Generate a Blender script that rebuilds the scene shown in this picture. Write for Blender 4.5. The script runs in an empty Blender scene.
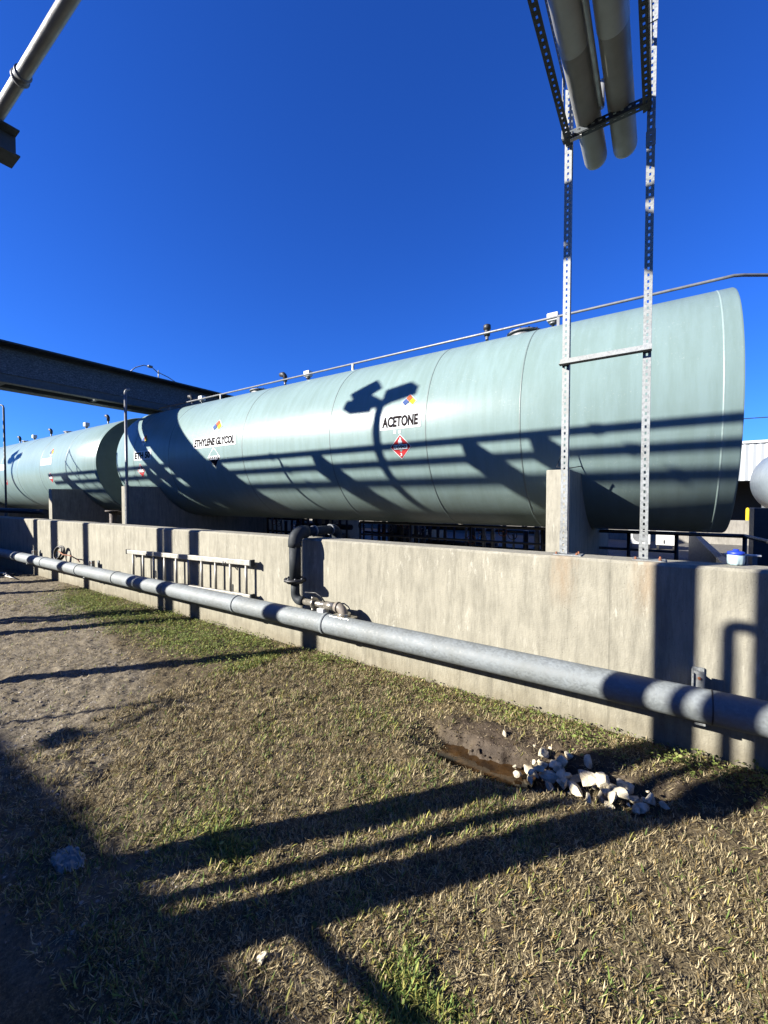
import bpy, math, random
import numpy as np
from mathutils import Vector, Matrix, noise as mnoise

random.seed(7); rng = np.random.default_rng(11)
S = bpy.context.scene; COL = S.collection
R = math.radians; PI = math.pi

# ------------------------------------------------------------------ mesh builder
class MB:
    def __init__(s): s.v = []; s.f = []; s.sm = []
    def add(s, vs, fs, smooth=False):
        n = len(s.v); s.v += [tuple(p) for p in vs]
        for f in fs: s.f.append([i + n for i in f]); s.sm.append(smooth)
        return s
    def box(s, a, b, rot=None, piv=None):
        x0, y0, z0 = a; x1, y1, z1 = b
        vs = [Vector(p) for p in ((x0,y0,z0),(x1,y0,z0),(x1,y1,z0),(x0,y1,z0),(x0,y0,z1),(x1,y0,z1),(x1,y1,z1),(x0,y1,z1))]
        if rot is not None:
            c = Vector(piv) if piv is not None else (Vector(a) + Vector(b)) / 2
            vs = [c + rot @ (p - c) for p in vs]
        return s.add(vs, [(3,2,1,0),(4,5,6,7),(0,1,5,4),(1,2,6,5),(2,3,7,6),(3,0,4,7)])
    def cbox(s, a, b, c=0.02):
        # box with chamfered top long edges (X direction)
        x0,y0,z0=a; x1,y1,z1=b
        p=[(y0,z0),(y1,z0),(y1,z1-c),(y1-c,z1),(y0+c,z1),(y0,z1-c)]
        vs=[(x0,y,z) for y,z in p]+[(x1,y,z) for y,z in p]; n=6
        fs=[tuple(range(n))[::-1][::-1], tuple(range(2*n-1,n-1,-1))]
        fs=[(5,4,3,2,1,0),(6,7,8,9,10,11)]
        fs=[tuple(reversed(f)) for f in fs]
        for i in range(n):
            j=(i+1)%n; fs.append((i,i+n,j+n,j))
        return s.add(vs,[tuple(reversed(f)) for f in fs])
    def tube(s, pts, r, n=16, caps=True, smooth=True):
        pts = [Vector(p) for p in pts]; m = len(pts)
        rr = r if isinstance(r, (list, tuple)) else [r]*m
        t = [(pts[min(i+1,m-1)] - pts[max(i-1,0)]).normalized() for i in range(m)]
        up = Vector((0,0,1)) if abs(t[0].z) < .9 else Vector((1,0,0))
        u = t[0].cross(up).normalized(); base = len(s.v); vs = []
        for i in range(m):
            u = (u - t[i]*u.dot(t[i])).normalized(); w = t[i].cross(u)
            for k in range(n):
                a = 2*PI*k/n; vs.append(pts[i] + (u*math.cos(a) + w*math.sin(a))*rr[i])
        fs = []
        for i in range(m-1):
            for k in range(n):
                k2 = (k+1) % n; fs.append((i*n+k, i*n+k2, (i+1)*n+k2, (i+1)*n+k))
        s.add(vs, fs, smooth)
        if caps:
            s.f.append([base + k for k in range(n)][::-1]); s.sm.append(False)
            s.f.append([base + (m-1)*n + k for k in range(n)]); s.sm.append(False)
        return s
    def cyl(s, a, b, r, n=20, caps=True): return s.tube([a, b], r, n, caps)
    def lathe(s, o, ax, prof, n=64, smooth=True):
        # prof: list of (dist along ax, radius)
        o = Vector(o); ax = Vector(ax).normalized()
        up = Vector((0,0,1)) if abs(ax.z) < .9 else Vector((1,0,0))
        u = ax.cross(up).normalized(); w = ax.cross(u); vs = []
        for d, r in prof:
            for k in range(n):
                a = 2*PI*k/n; vs.append(o + ax*d + (u*math.cos(a)+w*math.sin(a))*max(r,1e-4))
        fs = []
        for i in range(len(prof)-1):
            for k in range(n):
                k2=(k+1)%n; fs.append((i*n+k, i*n+k2, (i+1)*n+k2, (i+1)*n+k))
        return s.add(vs, fs, smooth)
    def build(s, name, m, parent=None, bevel=0, origin=None):
        o0 = Vector(parent_world(parent)) if parent is not None else Vector(origin if origin else (0,0,0))
        me = bpy.data.meshes.new(name)
        me.from_pydata([tuple(Vector(p)-o0) for p in s.v], [], s.f)
        me.polygons.foreach_set('use_smooth', s.sm)
        for mm in (m if isinstance(m, (list, tuple)) else [m]): me.materials.append(mm)
        me.validate(); me.update()
        ob = bpy.data.objects.new(name, me); COL.objects.link(ob)
        if parent is not None: ob.parent = parent
        else: ob.location = o0
        if bevel:
            b = ob.modifiers.new('b', 'BEVEL'); b.width = bevel; b.segments = 2; b.limit_method = 'ANGLE'; b.angle_limit = R(40)
        return ob

def parent_world(p):
    v = Vector((0,0,0))
    while p is not None: v += Vector(p.location); p = p.parent
    return v
def tag(o, label=None, cat=None, group=None, kind=None):
    if label: o['label'] = label
    if cat: o['category'] = cat
    if group: o['group'] = group
    if kind: o['kind'] = kind
    return o
def thing(name, loc, label, cat, group=None):
    o = bpy.data.objects.new(name, None); COL.objects.link(o); o.location = loc
    o.empty_display_size = .1
    return tag(o, label, cat, group)
def copy_tree(o, parent=None):
    c = o.copy(); COL.objects.link(c); c.parent = parent
    for ch in list(o.children): copy_tree(ch, c)
    return c
def arc(c, r, a0, a1, e1, e2, n=8):
    c = Vector(c); e1 = Vector(e1); e2 = Vector(e2)
    return [c + e1*r*math.cos(a0+(a1-a0)*i/n) + e2*r*math.sin(a0+(a1-a0)*i/n) for i in range(n+1)]

# ------------------------------------------------------------------ materials
KA = .52   # scales base colours down against the raised exposure, for deeper shadows
def kc(c, k=KA): return tuple(x*k for x in c)
def mat(name, base=(.5,.5,.5), rough=.6, metal=0, spec=.5):
    m = bpy.data.materials.new(name); m.use_nodes = True
    nt = m.node_tree; b = nt.nodes['Principled BSDF']
    b.inputs['Base Color'].default_value = (*base, 1); b.inputs['Roughness'].default_value = rough
    b.inputs['Metallic'].default_value = metal; b.inputs['Specular IOR Level'].default_value = spec
    return m, nt, b
def N(nt, t, **k):
    n = nt.nodes.new(t)
    for a, v in k.items():
        if a in n.inputs: n.inputs[a].default_value = v
        else: setattr(n, a, v)
    return n
def coords(nt, scale=(1,1,1), world=True):
    if world: src = N(nt, 'ShaderNodeNewGeometry').outputs['Position']
    else: src = N(nt, 'ShaderNodeTexCoord').outputs['Object']
    mp = N(nt, 'ShaderNodeMapping'); mp.inputs['Scale'].default_value = scale
    nt.links.new(src, mp.inputs['Vector']); return mp.outputs['Vector']
def noise(nt, vec, scale, detail=4, rough=.55, dist=0):
    n = N(nt, 'ShaderNodeTexNoise'); n.inputs['Scale'].default_value = scale
    n.inputs['Detail'].default_value = detail; n.inputs['Roughness'].default_value = rough
    n.inputs['Distortion'].default_value = dist
    nt.links.new(vec, n.inputs['Vector']); return n.outputs['Fac']
def ramp(nt, fac, stops):
    r = N(nt, 'ShaderNodeValToRGB'); e = r.color_ramp.elements
    while len(e) < len(stops): e.new(.5)
    for el, (p, c) in zip(e, stops):
        el.position = p; el.color = (*c, 1) if hasattr(c, '__len__') else (c, c, c, 1)
    nt.links.new(fac, r.inputs['Fac']); return r.outputs['Color']
def mix(nt, fac, a, b, mode='MIX'):
    m = N(nt, 'ShaderNodeMix', data_type='RGBA', blend_type=mode)
    for sock, v in ((m.inputs[0], fac), (m.inputs[6], a), (m.inputs[7], b)):
        if isinstance(v, bpy.types.NodeSocket): nt.links.new(v, sock)
        elif hasattr(v, '__len__'): sock.default_value = (*v, 1)
        else: sock.default_value = v
    return m.outputs[2]
def bump(nt, b, h, strength=.3, dist=.01):
    n = N(nt, 'ShaderNodeBump'); n.inputs['Strength'].default_value = strength; n.inputs['Distance'].default_value = dist
    nt.links.new(h, n.inputs['Height']); nt.links.new(n.outputs['Normal'], b.inputs['Normal'])
def L(nt, a, b): nt.links.new(a, b)

def simple(name, base, rough=.6, metal=0, var=.25, scale=12, bmp=.1, spec=.5):
    base = kc(base); m, nt, b = mat(name, base, rough, metal, spec); v = coords(nt)
    f = noise(nt, v, scale, 5, .6)
    d = tuple(c*(1-var) for c in base); l = tuple(min(1, c*(1+var*.7)) for c in base)
    L(nt, ramp(nt, f, [(.3, d), (.7, l)]), b.inputs['Base Color'])
    L(nt, ramp(nt, noise(nt, v, scale*2.3, 3), [(.3, max(0, rough-.1)), (.7, min(1, rough+.12))]), b.inputs['Roughness'])
    if bmp: bump(nt, b, noise(nt, v, scale*6, 4), bmp, .004)
    return m

def concrete(name, base=(.39,.37,.295), stains=True):
    base = kc(base); m, nt, b = mat(name, base, .88, 0, .25)
    v = coords(nt); vs = coords(nt, (1,1,.13)); 
    big = noise(nt, v, 1.1, 5, .6); mid = noise(nt, v, 7, 6, .65); fine = noise(nt, v, 90, 3)
    c = ramp(nt, big, [(.3, tuple(x*.92 for x in base)), (.7, tuple(x*1.07 for x in base))])
    st = ramp(nt, noise(nt, vs, 13, 7, .70), [(.34, .64), (.52, 1.0), (.7, 1.14)])
    c = mix(nt, .75, c, st, 'MULTIPLY')
    st2 = ramp(nt, noise(nt, vs, 55, 5, .75), [(.35, .70), (.55, 1.0)])
    c = mix(nt, .55, c, st2, 'MULTIPLY')
    c = mix(nt, .5, c, ramp(nt, mid, [(.3, .78), (.65, 1.08)]), 'MULTIPLY')
    # pale lime runs
    run = noise(nt, coords(nt, (1,1,.22)), 24, 7, .74, .3)
    sep = N(nt, 'ShaderNodeSeparateXYZ'); L(nt, N(nt, 'ShaderNodeNewGeometry').outputs['Position'], sep.inputs[0])
    rmask = ramp(nt, run, [(.56, 0), (.64, 1)])
    patch = ramp(nt, noise(nt, v, 2.2, 3), [(.45, 0), (.62, 1)])
    rm = mix(nt, 1.0, rmask, patch, 'MULTIPLY')
    c = mix(nt, mix(nt, 1, rm, (.85,.85,.85), 'MULTIPLY'), c, kc((.56,.54,.45)))
    # bug holes / pits
    vo = N(nt, 'ShaderNodeTexVoronoi'); vo.inputs['Scale'].default_value = 38; L(nt, v, vo.inputs['Vector'])
    pit = ramp(nt, vo.outputs['Distance'], [(.05, 0), (.12, 1)])
    pm = mix(nt, ramp(nt, noise(nt, v, 5, 2), [(.5, 0), (.56, 1)]), (1,1,1), pit)
    c = mix(nt, .55, c, pm, 'MULTIPLY')
    if stains:
        # form joints each 2.44 m
        ma = N(nt, 'ShaderNodeMath', operation='ADD'); L(nt, sep.outputs['X'], ma.inputs[0]); ma.inputs[1].default_value = 2.72+24.4
        mm = N(nt, 'ShaderNodeMath', operation='MODULO'); L(nt, ma.outputs[0], mm.inputs[0]); mm.inputs[1].default_value = 2.44
        joint = ramp(nt, mm.outputs[0], [(0, .45), (.004, .5), (.012, 1.0)])
        c = mix(nt, .45, c, joint, 'MULTIPLY')
        # darker splash band low and along the top
        dz = N(nt, 'ShaderNodeMath', operation='MULTIPLY_ADD'); L(nt, mid, dz.inputs[0]); dz.inputs[1].default_value = .22; L(nt, sep.outputs['Z'], dz.inputs[2])
        low = ramp(nt, dz.outputs[0], [(.10, (.66,.60,.50)), (.34, (1,1,1))]); c = mix(nt, .8, c, low, 'MULTIPLY')
        # rust bleeding down from the two base plates
        for xx in (-.58, -.06):
            d = N(nt, 'ShaderNodeMath', operation='SUBTRACT'); L(nt, sep.outputs['X'], d.inputs[0]); d.inputs[1].default_value = xx
            a = N(nt, 'ShaderNodeMath', operation='ABSOLUTE'); L(nt, d.outputs[0], a.inputs[0])
            a2 = N(nt, 'ShaderNodeMath', operation='MULTIPLY_ADD'); L(nt, run, a2.inputs[0]); a2.inputs[1].default_value = .25; L(nt, a.outputs[0], a2.inputs[2])
            rx = ramp(nt, a2.outputs[0], [(.12, 1), (.23, 0)])
            rz = ramp(nt, sep.outputs['Z'], [(.80, 0), (1.1, .42)])
            c = mix(nt, mix(nt, 1, rx, rz, 'MULTIPLY'), c, kc((.36,.23,.12)))
    L(nt, c, b.inputs['Base Color'])
    h = mix(nt, .5, mix(nt, .5, fine, mid), pm, 'MULTIPLY')
    bump(nt, b, h, .55, .008)
    return m

def galv(name, base=(.50,.54,.56), metal=.55, rough=.42, scale=60):
    base = kc(base, .70); m, nt, b = mat(name, base, rough, metal)
    v = coords(nt); vo = N(nt, 'ShaderNodeTexVoronoi'); vo.inputs['Scale'].default_value = scale; L(nt, v, vo.inputs['Vector'])
    sp = N(nt, 'ShaderNodeSeparateColor'); L(nt, vo.outputs['Color'], sp.inputs[0])
    f = mix(nt, .5, sp.outputs[0], noise(nt, v, 9, 6, .7))
    c = ramp(nt, f, [(.25, tuple(x*.84 for x in base)), (.75, tuple(min(1,x*1.14) for x in base))])
    dirt = ramp(nt, noise(nt, v, 3.5, 6, .7), [(.35, (.72,.69,.62)), (.6, (1,1,1))])
    L(nt, mix(nt, .7, c, dirt, 'MULTIPLY'), b.inputs['Base Color'])
    L(nt, ramp(nt, f, [(.2, rough-.08), (.8, rough+.22)]), b.inputs['Roughness'])
    bump(nt, b, noise(nt, v, 120, 3), .12, .003)
    return m

def tank_paint():
    base = kc((.265,.372,.366))
    m, nt, b = mat('tank_paint', base, .34, 0, .14)
    v = coords(nt); vs = coords(nt, (1,.25,.25))
    c = ramp(nt, noise(nt, v, .8, 5, .6), [(.3, tuple(x*.93 for x in base)), (.7, tuple(x*1.06 for x in base))])
    # pale flecks in scattered patches, sun glints painted into the colour
    fl = ramp(nt, noise(nt, v, 38, 4, .7), [(.60, 0), (.68, 1)])
    pa = ramp(nt, noise(nt, coords(nt, (.8,1,2.6)), 1.6, 3), [(.50, 0), (.62, 1)])
    c = mix(nt, mix(nt, 1, mix(nt, 1, fl, pa, 'MULTIPLY'), (.55,.55,.55), 'MULTIPLY'), c, kc((.50,.57,.54)))
    # dirt runs, then the whole colour turns darker towards the bottom
    run = ramp(nt, noise(nt, coords(nt, (1,.12,.12)), 9, 6, .65), [(.40, (.80,.80,.74)), (.60, (1,1,1))])
    c = mix(nt, .5, c, run, 'MULTIPLY')
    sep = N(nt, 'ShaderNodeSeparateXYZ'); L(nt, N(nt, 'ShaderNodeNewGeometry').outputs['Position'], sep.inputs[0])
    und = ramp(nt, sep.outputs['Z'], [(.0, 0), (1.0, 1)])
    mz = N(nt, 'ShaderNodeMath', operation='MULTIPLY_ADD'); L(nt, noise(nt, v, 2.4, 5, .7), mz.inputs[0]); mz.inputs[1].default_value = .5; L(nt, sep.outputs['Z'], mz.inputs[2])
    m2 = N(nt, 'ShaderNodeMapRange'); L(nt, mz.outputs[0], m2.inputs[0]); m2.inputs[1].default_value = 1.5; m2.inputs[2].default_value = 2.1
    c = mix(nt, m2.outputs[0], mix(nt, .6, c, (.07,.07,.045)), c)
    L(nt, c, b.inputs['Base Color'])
    L(nt, ramp(nt, noise(nt, v, 30, 5, .7), [(.3, .26), (.7, .40)]), b.inputs['Roughness'])
    h = mix(nt, .25, noise(nt, v, 1.3, 2), noise(nt, v, 130, 3, .6))
    bump(nt, b, h, .22, .012)
    return m

M = {}
M['tank'] = tank_paint()
M['tank_shade'] = simple('tank_shade_paint', (.17,.24,.22), .5, 0, .12, 3, .05)  # darker than the shell paint, shade of the end faces put into the colour
M['wall'] = concrete('dike_concrete')
M['pier'] = concrete('pier_concrete', (.42,.40,.325), False)
M['floor'] = concrete('floor_concrete', (.20,.19,.17), False)
M['galv'] = galv('galvanised_pipe', (.18,.203,.213), .05, .62, 70)
M['galv2'] = galv('galvanised_angle', (.27,.29,.30), .4, .5, 90)
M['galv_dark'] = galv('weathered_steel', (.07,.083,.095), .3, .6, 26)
M['alu'] = simple('ladder_aluminium', (.55,.53,.47), .5, .45, .2, 14)
M['stainless'] = simple('stainless', (.55,.51,.43), .32, .75, .15, 20)
M['pvc_dark'] = simple('dark_grey_plastic', (.045,.052,.058), .6, 0, .25, 10)
M['pvc_dark'].node_tree.nodes['Principled BSDF'].inputs['Specular IOR Level'].default_value = .12
M['brownpvc'] = simple('brown_grey_fitting', (.26,.225,.18), .55, 0, .2, 14)
M['jacket'] = simple('pipe_jacket', (.44,.44,.38), .55, .0, .16, 5)
M['jacket2'] = simple('pipe_jacket_pale', (.56,.56,.50), .5, .0, .12, 5)
M['rackpipe'] = simple('rack_pipe_metal', (.42,.43,.42), .4, .45, .15, 8)
M['black'] = simple('black_steel', (.018,.019,.022), .55, 0, .3, 10)
M['white'] = simple('white_paint', (.72,.73,.72), .5, 0, .08, 6)
M['rust'] = simple('rust', (.30,.11,.045), .85, 0, .4, 30)
M['steel_grey'] = simple('grey_steel', (.22,.23,.24), .5, .3, .2, 12)
M['sign_white'] = simple('sign_white', (.90,.92,.92), .7, 0, .05, 9, .05, .1)
M['ink'] = simple('sign_ink', (.03,.026,.026), .8, 0, .25, 30, .0, .0)
M['red'] = simple('sign_red', (.50,.03,.035), .7, 0, .1, 20, .0, .1)
M['yellow'] = simple('sign_yellow', (.72,.50,.03), .7, 0, .1, 20, .0, .1)
M['orange'] = simple('sign_orange', (.62,.12,.05), .7, 0, .1, 20, .0, .1)
M['blue'] = simple('sign_blue', (.06,.11,.30), .7, 0, .1, 20, .0, .1)
M['bluecap'] = simple('blue_plastic', (.02,.06,.55), .4, 0, .1, 20)
M['paletub'] = simple('pale_plastic', (.50,.66,.70), .4, 0, .1, 20)
M['green_tank2'] = simple('pale_grey_tank', (.30,.36,.39), .45, 0, .1, 3)
M['standpipe'] = simple('stained_steel', (.11,.085,.07), .7, .1, .5, 9)
M['hose'] = simple('hose_rubber', (.05,.045,.04), .6, 0, .3, 20)
M['seam'] = simple('weld_seam', (.15,.205,.195), .5, 0, .1, 20)
M['seamlight'] = simple('rim_band', (.30,.40,.385), .4, 0, .1, 20)
M['block'] = concrete('block_wall', (.36,.34,.30), False)

M['bridge_edge'] = simple('bridge_edge', (.10,.11,.115), .6, .2, .3, 14)
def mesh_panel():
    m, nt, b = mat('grating_panel', (.06,.07,.08), .6, .3); v = coords(nt, (1,1,1))
    f = noise(nt, coords(nt, (1,2.5,5)), 9, 6, .8)
    L(nt, ramp(nt, f, [(.38, (.016,.020,.026)), (.52, (.05,.06,.07)), (.66, (.13,.15,.17))]), b.inputs['Base Color'])
    return m
M['mesh_panel'] = mesh_panel()
# corrugated siding
def siding(name, base, axis=0, pitch=.2):
    m, nt, b = mat(name, base, .5, .1)
    sep = N(nt, 'ShaderNodeSeparateXYZ'); L(nt, N(nt, 'ShaderNodeNewGeometry').outputs['Position'], sep.inputs[0])
    L(nt, ramp(nt, noise(nt, coords(nt, (1,1,.2)), 3, 4), [(.3, tuple(x*.85 for x in base)), (.7, base)]), b.inputs['Base Color'])
    return m
M['siding'] = siding('white_siding', (.30,.32,.325))
M['dull_siding'] = siding('dull_siding', (.13,.13,.12))

# ------------------------------------------------------------------ ground shape
def smooth(a, b, x): t = np.clip((x-a)/(b-a), 0, 1); return t*t*(3-2*t)
_P = rng.random((64,64))
def vn(x, y, s, seed=0):
    x = x*s + seed*7.31 + 1000; y = y*s + seed*3.77 + 1000
    xi = np.floor(x).astype(int); yi = np.floor(y).astype(int); fx = x-xi; fy = y-yi
    fx = fx*fx*(3-2*fx); fy = fy*fy*(3-2*fy)
    g = lambda i, j: _P[i % 64, j % 64]
    return (g(xi,yi)*(1-fx)+g(xi+1,yi)*fx)*(1-fy)+(g(xi,yi+1)*(1-fx)+g(xi+1,yi+1)*fx)*fy
def fbm(x, y, s, seed=0, o=4):
    t = 0; a = .5
    for i in range(o): t = t + a*vn(x, y, s*2**i, seed+i*5); a *= .5
    return t
DITCH = [(-1.45,2.54,.0),(-1.25,2.52,.5),(-1.08,2.49,1.0),(-.75,2.50,1.0),(-.45,2.56,.55),(-.15,2.62,.42),(.15,2.72,.40),(.6,2.85,.35),(1.6,3.0,.3)]
def ditch(x, y):
    """(depth weight, signed offset across)"""
    best = np.full(np.shape(x), 9.); w = np.zeros(np.shape(x)); off = np.zeros(np.shape(x))
    for (ax,ay,aw),(bx,by,bw) in zip(DITCH[:-1], DITCH[1:]):
        dx, dy = bx-ax, by-ay; t = np.clip(((x-ax)*dx+(y-ay)*dy)/(dx*dx+dy*dy), 0, 1)
        px, py = ax+t*dx, ay+t*dy; d = np.hypot(x-px, y-py); k = d < best
        best = np.where(k, d, best); w = np.where(k, aw+(bw-aw)*t, w); off = np.where(k, y-py, off)
    return best, w, off
def inzone(x, y): return smooth(3.7, 3.2, y)*smooth(-60, -20, x)*smooth(30, 6, x)*smooth(-12, -4, y)
def height(x, y):
    x = np.asarray(x, float); y = np.asarray(y, float)
    h = (fbm(x, y, 1.3, 1)-.47)*.045 + (fbm(x, y, 6, 2)-.47)*.030 + (fbm(x, y, 20, 3, 3)-.44)*.034
    d, w, off = ditch(x, y)
    dw = d + (fbm(x, y, 9, 4)-.47)*.15 + (fbm(x, y, 26, 24, 3)-.44)*.07
    wid = np.where(off > 0, .14, .24)
    h = h - .15*w*(1-smooth(.45*wid, wid, dw))
    # soil bank piled against the wall side of the ditch
    h = h + .045*w*np.exp(-((off-.26)/.10)**2)*(.6+.8*fbm(x, y, 8, 9))
    # a few ruts and holes on the bare ground
    for hx, hy, hr, hd in ((-2.70,1.10,.07,.05),(-2.62,2.30,.06,.04),(-2.5,.92,.06,.03),(-4.9,1.12,.10,.05)):
        h = h - hd*np.exp(-((x-hx)**2+(y-hy)**2)/hr**2)
    return h*inzone(x, y)
def bare(x, y):
    # bare, stony soil on the left, thinning to the right
    edge = np.interp(y, [.5,1.04,1.83,2.15,2.48,2.92,3.2], [-1.9,-2.35,-3.6,-4.7,-6.3,-8.8,-9.3])
    n = (fbm(x, y, 2.6, 12)-.47)*2.2
    p = .8*smooth(.5, .15, np.hypot((x+1.05)/.42, (y-.97)/.13) + (fbm(x, y, 9, 33)-.47)*.5)
    return np.maximum(smooth(.55, -.45, (x-edge)+n), p)
def mud(x, y):
    d, w, off = ditch(x, y); n = (fbm(x, y, 7, 14)-.47)*.25
    m = w*(1-smooth(.14, .30, d+n))
    m2 = np.clip(w*1.6,0,1)*np.exp(-((off-.18)/.20)**4)
    m3 = smooth(.75, .15, np.hypot((x-.75)/1.1, (y-2.55)/1.0)+ (fbm(x,y,5,21)-.47)*.9)*.8
    return np.clip(np.maximum(np.maximum(m, m2*.9), m3), 0, 1)
def green(x, y):
    n = fbm(x, y, 1.8, 16); n2 = fbm(x, y, 6, 17)
    a = smooth(-9.4, -7.5, x)*smooth(.9, -.2, np.abs(y-2.75)/.9 + (x > -3.2)*0.7 + (n-.47)*1.2)*smooth(-1.8,-3.6,x)
    b = .85*smooth(.55, 0, np.hypot((x+.50)/.75, (y-1.10)/.34)+(n2-.47)*.9)
    c = .14*smooth(.48, .64, n)*smooth(-3.2,-1.8,x)
    e = .8*smooth(.7, 0, np.hypot((x+1.75)/.6, (y-1.15)/.22)+(n2-.47)*1.1)
    return np.clip(np.maximum.reduce([a, b, c, e]), 0, 1)

def axis_lines(segs):
    out = []
    for a, b, st in segs: out += list(np.arange(a, b, st))
    return np.array(out)
gx = np.concatenate([-np.geomspace(600, 20, 14), axis_lines([(-19,-12,.25),(-12,-5,.05),(-5,1.3,.017),(1.3,6,.2)]), np.geomspace(6.2,600,14)])
gy = np.concatenate([-np.geomspace(600, 6, 12), axis_lines([(-5,.5,.3),(.5,3.26,.018),(3.3,5,.4)]), np.geomspace(5.5,900,14)])
GX, GY = np.meshgrid(gx, gy); H = height(GX, GY)
nx, ny = len(gx), len(gy)
me = bpy.data.meshes.new('ground')
co = np.stack([GX.ravel(), GY.ravel(), H.ravel()], 1).astype(np.float32)
idx = np.arange(nx*ny).reshape(ny, nx)
q = np.stack([idx[:-1,:-1].ravel(), idx[:-1,1:].ravel(), idx[1:,1:].ravel(), idx[1:,:-1].ravel()], 1)
def fast_mesh(me, co, faces, smooth_=True):
    k = faces.shape[1]
    me.vertices.add(len(co)); me.vertices.foreach_set('co', co.astype(np.float32).ravel())
    me.loops.add(faces.size); me.loops.foreach_set('vertex_index', faces.astype(np.int32).ravel())
    me.polygons.add(len(faces)); me.polygons.foreach_set('loop_start', np.arange(0, faces.size, k, dtype=np.int32))
    me.polygons.foreach_set('loop_total', np.full(len(faces), k, dtype=np.int32))
    me.polygons.foreach_set('use_smooth', np.full(len(faces), smooth_))
    me.update(calc_edges=True)
fast_mesh(me, co, q)
at = me.color_attributes.new('soil', 'FLOAT_COLOR', 'POINT')
X_, Y_ = GX.ravel(), GY.ravel()
at.data.foreach_set('color', np.stack([bare(X_,Y_), mud(X_,Y_), green(X_,Y_), np.ones_like(X_)], 1).astype(np.float32).ravel())
m, nt, b = mat('ground_soil', (.2,.16,.1), .95, 0, .2)
att = N(nt, 'ShaderNodeVertexColor', layer_name='soil'); sp = N(nt, 'ShaderNodeSeparateColor'); L(nt, att.outputs['Color'], sp.inputs[0])
v = coords(nt); n1 = noise(nt, v, 14, 7, .7); n2 = noise(nt, v, 60, 5, .7); n3 = noise(nt, v, 220, 3, .7)
thatch = ramp(nt, mix(nt, .5, n2, n3), [(.35, (.026,.020,.012)), (.52, (.078,.060,.033)), (.68, (.18,.145,.085))])
soilc = ramp(nt, mix(nt, .45, n1, n2), [(.3, (.046,.037,.025)), (.5, (.118,.098,.067)), (.66, (.205,.178,.128))])
vo = N(nt, 'ShaderNodeTexVoronoi'); vo.inputs['Scale'].default_value = 42; L(nt, v, vo.inputs['Vector'])
peb = ramp(nt, vo.outputs['Distance'], [(.10, 1), (.26, 0)])
soilc = mix(nt, mix(nt, 1, peb, ramp(nt, n1, [(.5, 0), (.6, .7)]), 'MULTIPLY'), soilc, (.27,.245,.20))
mudc = ramp(nt, n1, [(.3, (.018,.012,.008)), (.65, (.060,.045,.030))])
c = mix(nt, sp.outputs[0], thatch, soilc); c = mix(nt, sp.outputs[1], c, mudc)
L(nt, c, b.inputs['Base Color'])
L(nt, mix(nt, sp.outputs[1], (.95,.95,.95), (.6,.6,.6)), b.inputs['Roughness'])
bump(nt, b, mix(nt, .5, n2, mix(nt, .5, n3, vo.outputs['Distance'])), .8, .015)
me.materials.append(m)
g = bpy.data.objects.new('ground', me); COL.objects.link(g); tag(g, kind='structure')

# muddy water standing in the ditch
m, nt, b = mat('muddy_water', (.055,.032,.012), .06, 0, .5)
v = coords(nt); L(nt, ramp(nt, noise(nt, v, 9, 4), [(.35, (.014,.008,.004)), (.65, (.050,.026,.009))]), b.inputs['Base Color'])
bump(nt, b, noise(nt, v, 25, 2), .05, .004)
w = MB(); w.add([(-1.5,2.2,-.085),(-.60,2.2,-.085),(-.60,2.85,-.085),(-1.5,2.8,-.085)], [(0,1,2,3)])
tag(w.build('puddle_water', m), kind='structure')

# concrete floor inside the dike
fl = MB(); fl.box((-40,3.40,.02),(16,18.1,.10)); tag(fl.build('containment_floor', M['floor']), kind='structure')

# ------------------------------------------------------------------ vegetation
def blade_mesh(name, px, py, ln, w, ang, lean, curl, colr, material, label, cat, twist=None):
    n = len(px); z0 = height(px, py) - .003
    dx, dy = np.cos(ang), np.sin(ang)
    sx, sy = -dy, dx
    pts = []
    segs = [(0,.7),(.28,1),(.55,.92),(.8,.6),(1,.08)]
    z = z0.copy(); X = px.copy(); Y = py.copy(); prev = 0; yaw = ang.copy(); bend = rng.normal(0, .9, n)
    for t, wf in segs:
        dl = (t-prev)*ln; prev = t
        a = lean + curl*t; yaw = ang + bend*t; dx, dy = np.cos(yaw), np.sin(yaw); sx, sy = -dy, dx
        X = X + dx*np.sin(a)*dl; Y = Y + dy*np.sin(a)*dl; z = z + np.cos(a)*dl
        z = np.maximum(z, z0+.001)
        pts.append(np.stack([X-sx*w*wf/2, Y-sy*w*wf/2, z],1)); pts.append(np.stack([X+sx*w*wf/2, Y+sy*w*wf/2, z],1))
    P = np.stack(pts, 1).reshape(-1, 3); base = np.arange(n)*10
    F = np.concatenate([np.stack([base+2*k, base+2*k+1, base+2*k+3, base+2*k+2],1) for k in range(4)])
    me = bpy.data.meshes.new(name); fast_mesh(me, P, F, True)
    at = me.color_attributes.new('tone', 'FLOAT_COLOR', 'POINT')
    C = np.repeat(np.concatenate([colr, np.ones((n,1))],1), 10, 0)
    at.data.foreach_set('color', C.astype(np.float32).ravel())
    me.materials.append(material)
    o = bpy.data.objects.new(name, me); COL.objects.link(o); return tag(o, label, cat, kind='stuff')
def leafmat(name, tr=.3):
    m, nt, b = mat(name, (.1,.1,.05), .7, 0, .25)
    at = N(nt, 'ShaderNodeVertexColor', layer_name='tone'); L(nt, at.outputs['Color'], b.inputs['Base Color'])
    t = N(nt, 'ShaderNodeBsdfTranslucent'); L(nt, at.outputs['Color'], t.inputs['Color'])
    ms = N(nt, 'ShaderNodeMixShader'); ms.inputs[0].default_value = tr
    L(nt, b.outputs[0], ms.inputs[1]); L(nt, t.outputs[0], ms.inputs[2]); L(nt, ms.outputs[0], nt.nodes['Material Output'].inputs['Surface'])
    return m
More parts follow.
